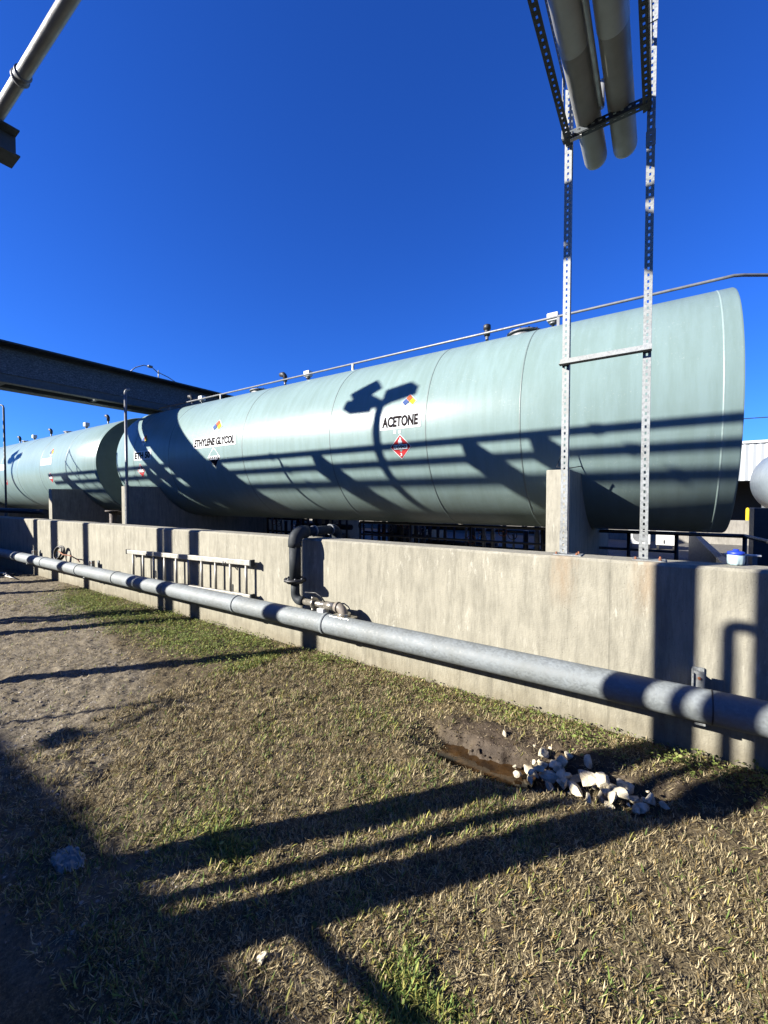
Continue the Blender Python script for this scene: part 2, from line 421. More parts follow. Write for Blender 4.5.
M['blade'] = leafmat('grass_blade', .25); M['leaf'] = leafmat('weed_leaf', .3)
def scatter(n, x0, x1, y0, y1, dens):
    x = rng.uniform(x0, x1, n); y = rng.uniform(y0, y1, n); k = rng.random(n) < dens(x, y); return x[k], y[k]
def gd(x, y):
    b_ = bare(x, y); m_ = mud(x, y); d, w, off = ditch(x, y)
    clump = smooth(.30, .58, fbm(x, y, 11, 30, 3))
    return np.clip((1-.55*b_)*(1-.93*m_)*(.35+.65*clump), .0, 1)*(y < 3.20)
xs, ys = [], []
for n, x0, x1, y0, y1 in ((270000,-3.4,1.2,.5,3.2),(110000,-1.9,1.2,.6,2.2),(80000,-9,-3.4,.9,3.2),(9000,-13,-9,1.5,3.2)):
    a_, b_ = scatter(n, x0, x1, y0, y1, gd); xs.append(a_); ys.append(b_)
px = np.concatenate(xs); py = np.concatenate(ys); n = len(px)
nt_ = n//9; tx = px[:nt_]; ty = py[:nt_]; k_ = rng.integers(4, 9, nt_)
tpx = np.repeat(tx, k_); tpy = np.repeat(ty, k_); tufted = rng.random(len(tpx)); tang = rng.uniform(0, 2*PI, len(tpx)); trad = rng.uniform(0,.012,len(tpx))
px = np.concatenate([px, tpx+np.cos(tang)*trad]); py = np.minimum(np.concatenate([py, tpy+np.sin(tang)*trad]), 3.2); n0 = n; n = len(px)
ang_all = np.concatenate([rng.uniform(0,2*PI,n0), tang]); tuft = np.concatenate([np.zeros(n0), np.ones(len(tpx))])
far = np.clip(np.hypot(px, py)/3, .8, 2.2)
gr = green(px, py); isg = rng.random(n) < (.025+.80*gr)
tone = fbm(px, py, 3, 40)
dead = np.array([.385,.315,.18])[None]*(.22+1.0*rng.random((n,1))**1.5)*(.75+.5*tone[:,None])
dead = dead*np.where(rng.random((n,1)) < .22, np.array([[.62,.54,.38]]), 1.0)
liv = np.array([.105,.155,.035])[None]*(.5+.9*rng.random((n,1)))
yel = np.array([.26,.25,.065])[None]*(.6+.6*rng.random((n,1)))
colr = np.where(isg[:,None], np.where(rng.random((n,1)) < .5, yel, liv), dead)
ln = np.where(isg, rng.uniform(.022,.052,n), rng.uniform(.016,.046,n))*(.66+.12*far)*(1+.35*tuft)*(1+.5*np.clip(gr-.5,0,1))
wd = np.where(isg, .0048, .0037)*far**.45*rng.uniform(.6,1.35,n)
lean = np.where(isg, rng.uniform(.35,1.25,n), rng.uniform(.95,1.6,n)); lean = np.where((tuft>0), lean*rng.uniform(.72,1,n), lean); curl = np.where(isg, rng.uniform(-.4,1.2,n), rng.uniform(-.9,1.3,n))
blade_mesh('dry_grass', px, py, ln, wd, ang_all, lean, curl, colr, M['blade'], 'short dry tan grass with green blades covering the ground before the concrete wall', 'grass')

def leaf_mesh(name, cx, cy, hz, ln, wd, ang, tilt, colr, label, cat):
    n = len(cx); z0 = height(cx, cy) + hz
    dx, dy = np.cos(ang)*np.cos(tilt), np.sin(ang)*np.cos(tilt); dz = np.sin(tilt)
    sx, sy = -np.sin(ang), np.cos(ang)
    def pt(t, s, dr=0): return np.stack([cx+dx*ln*t+sx*wd*s, cy+dy*ln*t+sy*wd*s, z0+dz*ln*t-dr*ln],1)
    P = np.stack([pt(0,0), pt(.4,.5,-.08), pt(.8,.42,.02), pt(1,0,.1), pt(.8,-.42,.02), pt(.4,-.5,-.08)],1).reshape(-1,3)
    b_ = np.arange(n)*6; F = np.concatenate([np.stack([b_,b_+1,b_+2,b_+3],1), np.stack([b_,b_+3,b_+4,b_+5],1)])
    me = bpy.data.meshes.new(name); fast_mesh(me, P, F, False)
    at = me.color_attributes.new('tone', 'FLOAT_COLOR', 'POINT')
    at.data.foreach_set('color', np.repeat(np.concatenate([colr, np.ones((n,1))],1), 6, 0).astype(np.float32).ravel())
    me.materials.append(M['leaf']); o = bpy.data.objects.new(name, me); COL.objects.link(o); return tag(o, label, cat, kind='stuff')
def wd_(x, y):
    wallside = smooth(.42, .08, 3.2-y-.25*(fbm(x,y,3,50)-.4))*smooth(-9.3,-8.2,x)*(.25+.75*smooth(.40,.55,fbm(x,y,2.5,51)))
    left = smooth(-8.8,-7.9,x)*smooth(-2.9,-3.9,x)*smooth(1.05,.45,3.2-y)*(.35+.65*smooth(.38,.58,fbm(x,y,4,53)))
    front = smooth(.62,.1,np.hypot((x+.68)/.60,(y-1.08)/.34)+(fbm(x,y,7,52)-.47))
    f2 = .8*smooth(.6,.1,np.hypot((x+1.75)/.55,(y-1.12)/.2)+(fbm(x,y,7,54)-.47))
    f3 = .9*smooth(.6,.1,np.hypot((x-.16)/.30,(y-3.0)/.16)+(fbm(x,y,7,55)-.47)) + .9*smooth(.6,.1,np.hypot((x-.62)/.25,(y-2.9)/.12))
    return np.clip(np.maximum.reduce([wallside*.8, left, front*.10, f2*.08, f3]), 0, 1)*(y<3.2)
xs, ys = [], []
for n, x0, x1, y0, y1 in ((26000,-9.3,-3,2.0,3.2),(20000,-3,1.2,2.4,3.2),(12000,-2.6,.4,.7,1.8)):
    a_, b_ = scatter(n, x0, x1, y0, y1, wd_); xs.append(a_); ys.append(b_)
cx = np.concatenate(xs); cy = np.concatenate(ys); n = len(cx)
hz = rng.uniform(.0,.06,n)*(.3+1.2*fbm(cx,cy,9,60)); ln = rng.uniform(.010,.024,n); 
colr = np.array([.13,.165,.04])[None]*(.45+1.0*rng.random((n,1))); colr = np.where(rng.random((n,1)) < .25, np.array([[.20,.22,.07]])*(.6+.6*rng.random((n,1))), colr)
leaf_mesh('clover_weeds', cx, cy, hz, ln, ln*rng.uniform(.55,1.0,n), rng.uniform(0,2*PI,n), rng.uniform(-.2,.9,n), colr, 'low leafy green weeds growing along the foot of the wall and through the grass', 'weeds')

# gravel and litter on the bare ground (small chips)
def chips(name, n, region, size, cols, label, cat):
    x, y = region(n); n = len(x); s = rng.uniform(*size, n)
    base = np.array([(-1,-.7,0),(.8,-1,0),(1.1,.6,0),(-.6,1,0),(-.5,-.5,.8),(.6,-.3,.9),(.2,.6,.7)])
    P = base[None]*s[:,None,None]*rng.uniform(.6,1.3,(n,7,3)); a = rng.uniform(0,2*PI,n); ca, sa = np.cos(a)[:,None], np.sin(a)[:,None]
    Q = P.copy(); Q[:,:,0] = P[:,:,0]*ca-P[:,:,1]*sa; Q[:,:,1] = P[:,:,0]*sa+P[:,:,1]*ca; Q[:,:,2] *= .7
    Q += np.stack([x, y, height(x,y)-s*.25],1)[:,None]
    fs = np.array([(0,1,5),(0,5,4),(1,2,5),(2,6,5),(2,3,6),(3,4,6),(3,0,4),(4,5,6)])
    F = (fs[None]+(np.arange(n)*7)[:,None,None]).reshape(-1,3)
    me = bpy.data.meshes.new(name); fast_mesh(me, Q.reshape(-1,3), F, False)
    at = me.color_attributes.new('tone','FLOAT_COLOR','POINT'); c_ = np.array(cols)[rng.integers(0,len(cols),n)]*rng.uniform(.6,1.2,(n,1))
    at.data.foreach_set('color', np.repeat(np.concatenate([c_,np.ones((n,1))],1),7,0).astype(np.float32).ravel())
    m, nt, b = mat(name+'_stone', (.4,.4,.4), .9, 0, .2); at = N(nt,'ShaderNodeVertexColor',layer_name='tone'); L(nt, at.outputs['Color'], b.inputs['Base Color'])
    me.materials.append(m); o = bpy.data.objects.new(name, me); COL.objects.link(o); tag(o, label, cat, kind='stuff')
def reg_bare(n):
    x = np.concatenate([rng.uniform(-4.5,-1,n//2), rng.uniform(-12,-4.5,n-n//2)]); y = rng.uniform(.4,3.1,n)
    k = rng.random(n) < bare(x,y)*(.25+.75*smooth(.4,.6,fbm(x,y,4,70))); return x[k], y[k]
chips('gravel', 17000, reg_bare, (.003,.012), [(.21,.185,.15),(.30,.27,.225),(.13,.11,.09),(.09,.075,.055)], 'small loose stones and crumbs of soil on the bare ground at left', 'gravel')
def reg_mud(n):
    x = rng.uniform(-1.7,1.3,n); y = rng.uniform(2.2,3.15,n); k = rng.random(n) < mud(x,y); return x[k], y[k]
chips('soil_crumbs', 5000, reg_mud, (.003,.010), [(.035,.025,.018),(.06,.045,.03),(.10,.078,.055)], 'dark crumbs of wet soil around the ditch beside the wall', 'soil')

# white rocks, each one a thing
def rock(x, y, s, seed, sink=.25):
    rg = random.Random(seed); me = bpy.data.meshes.new('limestone_rock')
    import bmesh
    bm = bmesh.new(); bmesh.ops.create_icosphere(bm, subdivisions=2, radius=1)
    sc = (rg.uniform(.8,1.35), rg.uniform(.65,1.0), rg.uniform(.55,.85))
    planes = [(Vector((rg.gauss(0,1),rg.gauss(0,1),rg.gauss(0,1))).normalized(), rg.uniform(.36,.70)) for _ in range(11)]
    for v in bm.verts:
        p = v.co.copy()
        for nn, d in planes:
            k = p.dot(nn)
            if k > d: p -= nn*(k-d)
        p *= 1 + .10*mnoise.noise(p*2.3+Vector((seed,0,0)))
        v.co = Vector((p.x*sc[0], p.y*sc[1], p.z*sc[2]))*s
    bm.to_mesh(me); bm.free(); me.materials.append(M['rock'])
    o = bpy.data.objects.new('limestone_rock', me); COL.objects.link(o)
    o.rotation_euler = (rg.uniform(-.4,.4), rg.uniform(-.4,.4), rg.uniform(0,6))
    o.location = (x, y, max(float(height(np.array([x]),np.array([y]))[0]), -.075) + s*sink); return o
m, nt, b = mat('limestone', (.6,.56,.47), .85, 0, .2); v = coords(nt)
c = ramp(nt, noise(nt, v, 16, 6, .7), [(.32, (.20,.16,.10)), (.5, (.40,.355,.255)), (.7, (.50,.46,.35))]); L(nt, c, b.inputs['Base Color'])
bump(nt, b, noise(nt, v, 60, 5, .7), .6, .01); M['rock'] = m
ROCKS = [ # x, y, size  (along the ditch, piled over each other)
 (-.70,2.52,.042),(-.62,2.60,.052),(-.64,2.50,.038),(-.56,2.52,.060),(-.50,2.60,.055),(-.48,2.50,.062),(-.42,2.58,.050),(-.40,2.48,.056),
 (-.34,2.54,.062),(-.28,2.60,.055),(-.26,2.50,.050),(-.20,2.56,.058),(-.14,2.62,.050),(-.16,2.50,.046),(-.10,2.54,.056),(-.02,2.58,.052),
 (-.55,2.44,.040),(-.32,2.42,.045),(-.22,2.43,.038),(-.05,2.50,.045),(-.66,2.44,.036),(-.74,2.45,.030),(-.47,2.67,.036),(-.36,2.66,.042),
 (-.08,2.47,.040),(-.28,2.56,.055),(-.52,2.56,.06),(-.16,2.57,.048),(.05,2.60,.034),(-.90,2.66,.026)]
rr_ = random.Random(5)
for k in range(12): ROCKS.append((rr_.uniform(-.80,-.02), rr_.uniform(2.40,2.66), rr_.uniform(.012,.022)))
for k in range(16): ROCKS.append((rr_.uniform(-.66,-.12), rr_.uniform(2.45,2.58), rr_.uniform(.028,.046)))
for i, (x, y, s) in enumerate(ROCKS):
    o = rock(x*.93+.0, y+.045, s*1.08, i*3+1, .62)
    if i in (4,8,9,13,25,26,27) or i > 35: o.location.z += .045
    tag(o, 'chunk of white limestone in the rock pile lying in the muddy ditch', 'rock', 'white rocks piled in the ditch')
    if i == 28: tag(o, 'lone grey white rock just right of the rock pile in the ditch', 'rock', 'white rocks piled in the ditch')
    if i == 29: tag(o, 'small pale rock lying alone on the bank above the rock pile', 'rock', 'white rocks piled in the ditch')

o = rock(-1.13, .93, .030, 91, .3); tag(o, 'pale flat stone in the small sunlit patch at the bottom of the photo', 'rock')
# crumpled scrap of pale cloth in the shade
M['rag'] = simple('rag_cloth', (.42,.42,.36), .9, 0, .3, 25)
def scrap():
    n = 26; vs = []; fs = []
    for j in range(n):
        for i in range(n):
            u, v = i/(n-1)-.5, j/(n-1)-.5; r = math.hypot(u, v)
            k = 1+.25*mnoise.noise(Vector((u*4,v*4,3)))
            x = -2.16+u*.19*k+.02*mnoise.noise(Vector((u*9,v*9,8))); y = .72+v*.10*k
            z = .012+.020*abs(mnoise.noise(Vector((u*7,v*9,1))))+.004*mnoise.noise(Vector((u*16,v*14,2)))
            if abs(u) > .4 or abs(v) > .4: z -= .008
            vs.append((x, y, z + float(height(np.array([x]),np.array([y]))[0])))
    for j in range(n-1):
        for i in range(n-1):
            if (i < 3 and j < 5) or (i > 20 and j > 21) or (i > 22 and j < 3): continue
            a = j*n+i; fs.append((a,a+1,a+n+1,a+n))
    mb = MB(); mb.add(vs, fs, True)
    o = mb.build('cloth_scrap', M['rag']); sm = o.modifiers.new('s','SOLIDIFY'); sm.thickness = .002
    tag(o, 'crumpled pale rag lying on the shaded ground at lower left', 'rag')
scrap()
tw = MB(); 
for k in range(3):
    tw.tube([(-11.9+k*.25,2.75+.1*k,.03),(-11.5+k*.2,2.85-.05*k,.05),(-11.0+k*.15,2.8,.03)], [.02,.017,.008], 6)
tag(tw.build('fallen_branch', M['alu']), 'pale dead branches lying on the ground at the far left end of the wall', 'branch')

# ------------------------------------------------------------------ containment walls
w = MB(); w.cbox((-34,3.22,-.4),(9,3.47,1.19), .018)
o = w.build('concrete_wall', M['wall']); tag(o, 'long waist high weathered concrete wall running in front of the tanks', 'wall')
w = MB(); w.cbox((-40,18.0,-.1),(16,18.25,.92), .018); tag(w.build('concrete_wall', M['block']), 'far concrete wall on the other side of the tanks, seen at right behind the railing', 'wall')
w = MB(); w.box((.62,4.9,.1),(.72,12.88,.86)); tag(w.build('divider_wall', M['black'], bevel=.01), 'low divider wall coloured black for shade, running away behind the white lidded tub', 'wall')  # black colour stands for the shade this wall lies in

# ------------------------------------------------------------------ tanks
TA, TC, TR = 7.33, 2.75, 1.60
def cylpt(x, v, off=0.0, t0=PI):   # point on near side of the shell; v = height measured along the surface from mid height
    a = v/TR; r = TR+off; return Vector((x, TA - r*math.cos(a), TC + r*math.sin(a)))
def vz(z): return TR*math.asin((z-TC)/TR)
def patch(mb, x0, x1, v0, v1, off, n=8):
    vs = []; fs = []
    for j in range(n+1):
        v = v0+(v1-v0)*j/n
        vs += [cylpt(x0, v, off), cylpt(x1, v, off)]
    for j in range(n): fs.append((2*j, 2*j+1, 2*j+3, 2*j+2))
    # rim giving it thickness
    mb.add(vs, fs, True)
    mb.add([cylpt(x0,v0,off),cylpt(x1,v0,off),cylpt(x1,v0,-.01),cylpt(x0,v0,-.01)], [(0,3,2,1)])
    mb.add([cylpt(x0,v1,off),cylpt(x1,v1,off),cylpt(x1,v1,-.01),cylpt(x0,v1,-.01)], [(0,1,2,3)])
    return mb
def poly(mb, pts, off):  # polygon of (x, v) on shell, fan-free ngon
    mb.add([cylpt(x, v, off) for x, v in pts], [tuple(range(len(pts)))]); return mb
def text_on(txt, x0, x1, vc, h, parent, mname='ink', off=.011, bold=.012, name='lettering'):
    cu = bpy.data.curves.new('t', 'FONT'); cu.body = txt; cu.size = 1; cu.offset = bold; cu.resolution_u = 3
    to = bpy.data.objects.new('t', cu); COL.objects.link(to)
    dg = bpy.context.evaluated_depsgraph_get(); me = bpy.data.meshes.new_from_object(to.evaluated_get(dg))
    bpy.data.objects.remove(to); bpy.data.curves.remove(cu)
    c = np.array([v.co[:2] for v in me.vertices]); mn, mx = c.min(0), c.max(0)
    pw = parent_world(parent)
    for v in me.vertices:
        u = (v.co.x-mn[0])/(mx[0]-mn[0]); t = (v.co.y-mn[1])/(mx[1]-mn[1])
        v.co = cylpt(x0+(x1-x0)*u, vc+(t-.5)*h, off) - pw
    me.name = name; me.materials.clear(); me.materials.append(M[mname])
    o = bpy.data.objects.new(name, me); COL.objects.link(o); o.parent = parent; return o
def diamond(mb, x, v, r, off, k=1): return poly(mb, [(x, v-r), (x+r, v), (x, v+r), (x-r, v)], off)
def nfpa(root, x, z, r, word='hazard_diamond'):
    v = vz(z); a = MB(); diamond(a, x, v, r*1.08, .005); p = a.build(word, M['sign_white'], root)
    for nm, cc, dx, dv in (('red_quarter','orange',0,1),('yellow_quarter','yellow',1,0),('blue_quarter','blue',-1,0)):
        q_ = MB(); diamond(q_, x+dx*r*.5, v+dv*r*.5, r*.47, .009); q_.build(nm, M[cc], p)
    return p
def placard(root, x, z, r, kind, number=None):
    v = vz(z); a = MB(); diamond(a, x, v, r, .005); p = a.build('placard', M['sign_white'], root)
    if kind == 'red':
        q_ = MB(); diamond(q_, x, v, r*.93, .008); q_.build('red_field', M['red'], p)
        q_ = MB(); poly(q_, [(x-r*.64,v-r*.19),(x+r*.64,v-r*.19),(x+r*.64,v+r*.19),(x-r*.64,v+r*.19)], .011); q_.build('number_panel', M['sign_white'], p)
        f_ = MB(); pts = [(-.16,.26),(.16,.26),(.2,.42),(.1,.52),(.13,.66),(0,.78),(-.05,.62),(-.14,.56),(-.2,.40)]
        poly(f_, [(x+a_*r, v+b_*r) for a_, b_ in pts], .011); f_.build('flame_symbol', M['sign_white'], p)
        if number:
            text_on(number, x-r*.55, x+r*.55, v, r*.26, p, 'ink', .014, .02, 'number'); text_on('3', x-r*.09, x+r*.09, v-r*.62, r*.24, p, 'sign_white', .012, .02, 'class_number')
    else:
        q_ = MB(); poly(q_, [(x-r*.9,v-r*.04),(x,v-r*.93),(x+r*.9,v-r*.04)], .008); q_.build('black_half', M['ink'], p)
        q_ = MB(); poly(q_, [(x-r*.6,v-r*.22),(x+r*.6,v-r*.22),(x+r*.6,v+r*.14),(x-r*.6,v+r*.14)], .011); q_.build('number_panel', M['sign_white'], p)
        for k in range(4):
            q_ = MB(); xx = x-r*.5+k*r*.28; poly(q_, [(xx,v-r*.14),(xx+r*.13,v-r*.14),(xx+r*.13,v+r*.07),(xx,v+r*.07)], .014); q_.build('printed_mark', M['ink'], p)
    return p
def nameplate(root, x0, x1, z, h, txt):
    v = vz(z); a = MB(); patch(a, x0, x1, v-h/2, v+h/2, .006); p = a.build('name_sign', M['sign_white'], root)
    if txt: text_on(txt, x0+.05, x1-.05, v, h*.72, p, bold=.042)
    return p
def vent(root, x, hgt=.33, tilt=0):
    z0 = TC+TR*math.cos(.14); y = TA-TR*math.sin(.14)
    a = MB(); a.cyl((x,y,z0-.05),(x,y,z0+hgt*.45), .028, 12); p = a.build('vent_pipe', M['steel_grey'], root)
    c_ = MB()
    if tilt: c_.tube([(x,y,z0+hgt*.40),(x,y,z0+hgt*.75)]+[(x-.0-tilt*.02*k,y-.01*k,z0+hgt*(.75+.08*k)) for k in (1,2)]+[(x-tilt*.14,y-.02,z0+hgt*.94)], [.05,.055,.06,.06,.05], 12)
    else: c_.lathe((x,y,z0), (0,0,1), [(hgt*.4,.02),(hgt*.4,.05),(hgt*.55,.055),(hgt*.6,.045),(hgt*.72,.045),(hgt*.74,.065),(hgt*.95,.062),(hgt,.03),(hgt,.001)], 16)
    c_.build('vent_cap', M['black'], p)
def gauge(root, x, s=.10):
    z0 = TC+TR*math.cos(.14); y = TA-TR*math.sin(.14)
    a = MB(); a.cyl((x,y,z0-.05),(x,y,z0+.12), .022, 10); a.cyl((x,y,z0+.08),(x,y,z0+.11), .055, 12); p = a.build('gauge_stem', M['steel_grey'], root)
    c_ = MB(); c_.box((x-s,y-s*.8,z0+.12),(x+s,y+s*.8,z0+.12+s*1.5)); c_.build('gauge_box', M['white'], p, bevel=.015)
def manhole(root, x):
    z0 = TC+TR; y = TA
    a = MB(); a.cyl((x,y-.1,z0-.05),(x,y-.1,z0+.03), .25, 32); a.cyl((x,y-.1,z0+.03),(x,y-.1,z0+.055), .29, 32); p = a.build('manhole', M['steel_grey'], root)
    for k in range(12):
        b_ = MB(); an = k*PI/6; b_.cyl((x+.265*math.cos(an),y-.1+.265*math.sin(an),z0+.055),(x+.265*math.cos(an),y-.1+.265*math.sin(an),z0+.075), .014, 6); b_.build('bolt', M['black'], p)
def tank(x0, x1, label, seams, items, n=128):
    seams = sorted(seams)
    root = thing('storage_tank', (x0, TA, TC-TR), label, 'storage tank')
    k = MB(); prof = [(.02,TR-.03),(.0,TR-.0),(.02,TR),(x1-x0-.02,TR),(x1-x0,TR),(x1-x0-.0,TR-.03)]
    segs = [.02]+[s-x0 for s in seams if x0+.1 < s < x1-.1]+[x1-x0-.02]
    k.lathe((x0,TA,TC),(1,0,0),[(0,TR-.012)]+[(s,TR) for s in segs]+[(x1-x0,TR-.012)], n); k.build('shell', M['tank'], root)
    for s_, e, dd in (('right_end', x1, 1), ('left_end', x0, -1)):
        h_ = MB(); h_.lathe((e,TA,TC),(dd,0,0),[(-.001,TR-.012),(-.03,TR-.05),(-.03,TR-.12),(-.01,TR*.8),(.01,TR*.5),(.015,0)], n); h_.build('end_plate', M['tank_shade'], root)
    for s in seams:
        t_ = MB(); t_.lathe((s,TA,TC),(1,0,0),[(-.013,TR-.002),(-.008,TR+.004),(.008,TR+.004),(.013,TR-.002)], n); t_.build('weld_seam', M['seam'], root)
    r_ = MB(); r_.lathe((x1-.17,TA,TC),(1,0,0),[(-.012,TR-.002),(-.008,TR+.002),(.008,TR+.002),(.012,TR-.002)], n); r_.build('rim_band', M['seamlight'], root)
    items(root); return root

def items_big(root):
    nameplate(root, -9.24, -7.66, 2.93, .25, 'ETHYLENE GLYCOL'); nfpa(root, -8.42, 3.27, .17); placard(root, -8.45, 2.57, .235, 'white')
    nameplate(root, -3.89, -3.12, 2.87, .25, 'ACETONE'); nfpa(root, -3.36, 3.17, .13); placard(root, -3.50, 2.46, .20, 'red', '1090')
    for dx in (-3.62, -3.53):
        s_ = MB(); patch(s_, dx, dx+.05, vz(2.70)-.025, vz(2.70)+.025, .005, 2); s_.build('small_sticker', M['sign_white'], root)
    nameplate(root, -12.05, -11.15, 2.80, .25, 'ETH 50'); nfpa(root, -11.6, 3.22, .16); placard(root, -11.75, 2.40, .20, 'red')
    for x, t in ((-2.56,0),(-7.59,1),(-11.48,1)): vent(root, x, .33, t)
    for x in (-1.47,-6.83,-11.0): gauge(root, x, .085)
    for x in (-1.95,-8.6): manhole(root, x)
    # level gauge wire and ladder brackets near the pier
    c_ = MB(); c_.tube([(-1.02,5.66,2.32),(-1.04,5.66,2.2),(-1.1,5.62,2.02),(-.95,5.62,2.0),(-.82,5.66,2.02),(-.80,5.7,1.98)], .006, 6); c_.build('sensor_wire', M['black'], root)
def items_left(root):
    nameplate(root, -18.9, -17.9, 2.98, .25, None); nfpa(root, -18.1, 3.3, .16); placard(root, -18.05, 2.40, .20, 'red')
    nameplate(root, -24.2, -22.9, 2.98, .25, None); placard(root, -22.9, 2.40, .20, 'red')
    for x in (-16.78,-22.1,-26.0): vent(root, x, .36, 1)
    for x in (-18.6,-24.1): gauge(root, x, .10)
    for x in (-20.3,-25.2): manhole(root, x)
big = tank(-13.1, .725, 'pale green horizontal storage tank nearest the camera with ETHYLENE GLYCOL and ACETONE signs', [-12.1,-10.32,-7.45,-4.99,-3.04,-1.60], items_big)
left = tank(-28.6, -14.42, 'pale green horizontal storage tank at far left, beyond the gap under the overhead bridge', [-16.7,-19.0,-21.4,-23.6,-26.0], items_left)

for x0_, x1_, lb in ((-5.0-9.5,-5.0,'tank added as a dark backdrop behind the tank with the signs'),(-29.5,-15.8,'tank added as a dark backdrop behind the far left tank')):
    rt = thing('storage_tank', (x0_,11.2,1.1), lb, 'storage tank', 'backdrop tanks added behind the front row')  # added tanks, keep the view beneath the front row dark
    a = MB(); a.lathe((x0_,11.2,2.62),(1,0,0),[(0,1.5),(x1_-x0_,1.5)], 64); a.build('shell', M['tank_shade'], rt)
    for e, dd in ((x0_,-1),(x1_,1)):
        a = MB(); a.lathe((e,11.2,2.62),(dd,0,0),[(0,1.5),(.02,1.3),(.06,0)], 64); a.build('end_plate', M['tank_shade'], rt)
    for xx in (x0_+1.5,x0_+5,x0_+8.5,x1_-1.5):
        a = MB(); a.box((xx-.15,10.2,.1),(xx+.15,12.4,1.5)); a.build('support', M['pier'], rt)
# long thin conduit above the tanks
c_ = MB(); c_.tube([(-13.0,6.95,4.44),(.62,6.95,4.46),(.74,6.96,4.465),(.84,7.02,4.47),(3.6,8.84,4.47),(9,12.4,4.45)], .021, 8)
cr = thing('conduit_run', (-5,6.95,4.3), 'thin grey conduit running along the top of the green tank and off to the right', 'conduit')
c_.build('conduit', M['steel_grey'], cr)
for x in (-12.4,-9.9,-5.4,-1.36):
    b_ = MB(); b_.box((x-.02,6.93,4.25),(x+.02,6.97,4.44)); b_.box((x-.02,6.97,4.26),(x+.02,7.45,4.30)) ; b_.build('standoff', M['steel_grey'], cr)

# concrete piers (saddles)
def pier(xr, label):
    wdt = .25; x0 = xr-wdt; pts = []
    yf, yb, top = 5.1, 9.56, 1.95
    half = math.sqrt((TR+.006)**2-(TC-top)**2)
    pts = [(yf,.05),(yb,.05),(yb,top),(TA+half,top)]
    for k in range(1, 24):
        a0 = math.asin((TC-top)/(TR+.006)); a = a0+(PI-2*a0)*k/24
        pts.append((TA+(TR+.006)*math.cos(a), TC-(TR+.006)*math.sin(a)))
    pts += [(TA-half,top),(yf,top)]
    mb = MB(); n = len(pts)
    vs = [(x0,y,z) for y,z in pts]+[(xr,y,z) for y,z in pts]
    mb.add(vs, [tuple(range(n)), tuple(range(2*n-1,n-1,-1))]+[(i,i+n,(i+1)%n+n,(i+1)%n) for i in range(n)])
    o = mb.build('concrete_saddle', M['pier'], bevel=.008); 
    import bmesh
    bm = bmesh.new(); bm.from_mesh(o.data); bmesh.ops.recalc_face_normals(bm, faces=bm.faces); bm.to_mesh(o.data); bm.free()
    return tag(o, label, 'saddle', 'concrete piers carrying the green tanks')
pier(-.86, 'concrete pier holding the green tank behind the slotted upright, its front in full sun')
pier(-11.15, 'concrete pier beneath the left part of the signed green tank, beside a thin dark post')
pier(-15.95, 'concrete pier carrying the far left tank near its right end, with a thin sunlit edge')
pier(-26.6, 'concrete pier carrying the far left tank near its left end')

# support leg under tank end
s_ = MB(); s_.cyl((-13.75,5.9,.1),(-13.75,5.9,1.25), .09, 14); s_.cyl((-13.75,5.9,1.25),(-13.75,5.9,1.29), .2, 14)
s_.tube([(-13.75,5.9,1.2),(-13.75,6.6,1.2)], .06, 10)
tag(s_.build('standpipe', M['standpipe']), 'dark standpipe with a flange in the gap between the two green tanks', 'standpipe')

# ------------------------------------------------------------------ galvanised pipe along the wall
PY, PZ, PR = 3.0, .41, .095
pr = thing('steel_pipe', (-5,PY,0), 'thick galvanised pipe running low along the front of the concrete wall', 'pipe')
a = MB(); a.tube([(-30,PY,PZ),(-12,PY,PZ),(0,PY,PZ),(6,PY,PZ)], PR, 40); a.build('pipe_run', M['galv'], pr)
for x in (-11.16,-9.78,-8.22,-6.9,-5.49,-4.01,-2.66):
    c_ = MB(); c_.lathe((x-.018,PY,PZ),(1,0,0),[(0,PR-.002),(.002,PR+.007),(.034,PR+.007),(.036,PR-.002)], 40); c_.build('coupling_ring', M['galv'], pr)
c_ = MB(); c_.lathe((.262,PY,PZ),(1,0,0),[(0,PR-.001),(.001,PR+.003),(.007,PR+.003),(.008,PR-.001)], 40); c_.build('joint_ring', M['black'], pr)
def bracket(x, label):
    t_ = thing('pipe_bracket', (x,3.1,PZ), label, 'bracket', 'brackets fixing the thick pipe to the wall')
    a = MB(); a.box((x-.03,3.205,PZ-.16),(x+.03,3.218,PZ+.15)); a.build('back_plate', M['galv2'], t_)
    a = MB(); a.box((x-.025,2.99,PZ-PR-.022),(x+.025,3.204,PZ-PR-.008)); a.build('shelf_arm', M['galv2'], t_)
    a = MB(); a.box((x-.035,3.085,PZ+.02),(x-.029,3.17,PZ+.15)); a.box((x-.028,3.10,PZ+.02),(x+.028,3.106,PZ+.16)); a.build('clamp_ear', M['galv2'], t_)
    a = MB(); a.cyl((x,3.09,PZ+.12),(x,3.14,PZ+.12), .009, 8); a.build('bolt', M['rust'], t_)
bracket(.215, 'galvanised bracket clamping the thick pipe at the right, beside the black joint')
bracket(-8.05, 'galvanised bracket on the thick pipe between the ladder and the hose coil')
bracket(-10.75, 'galvanised bracket on the thick pipe at the far left, beyond the hose coil')

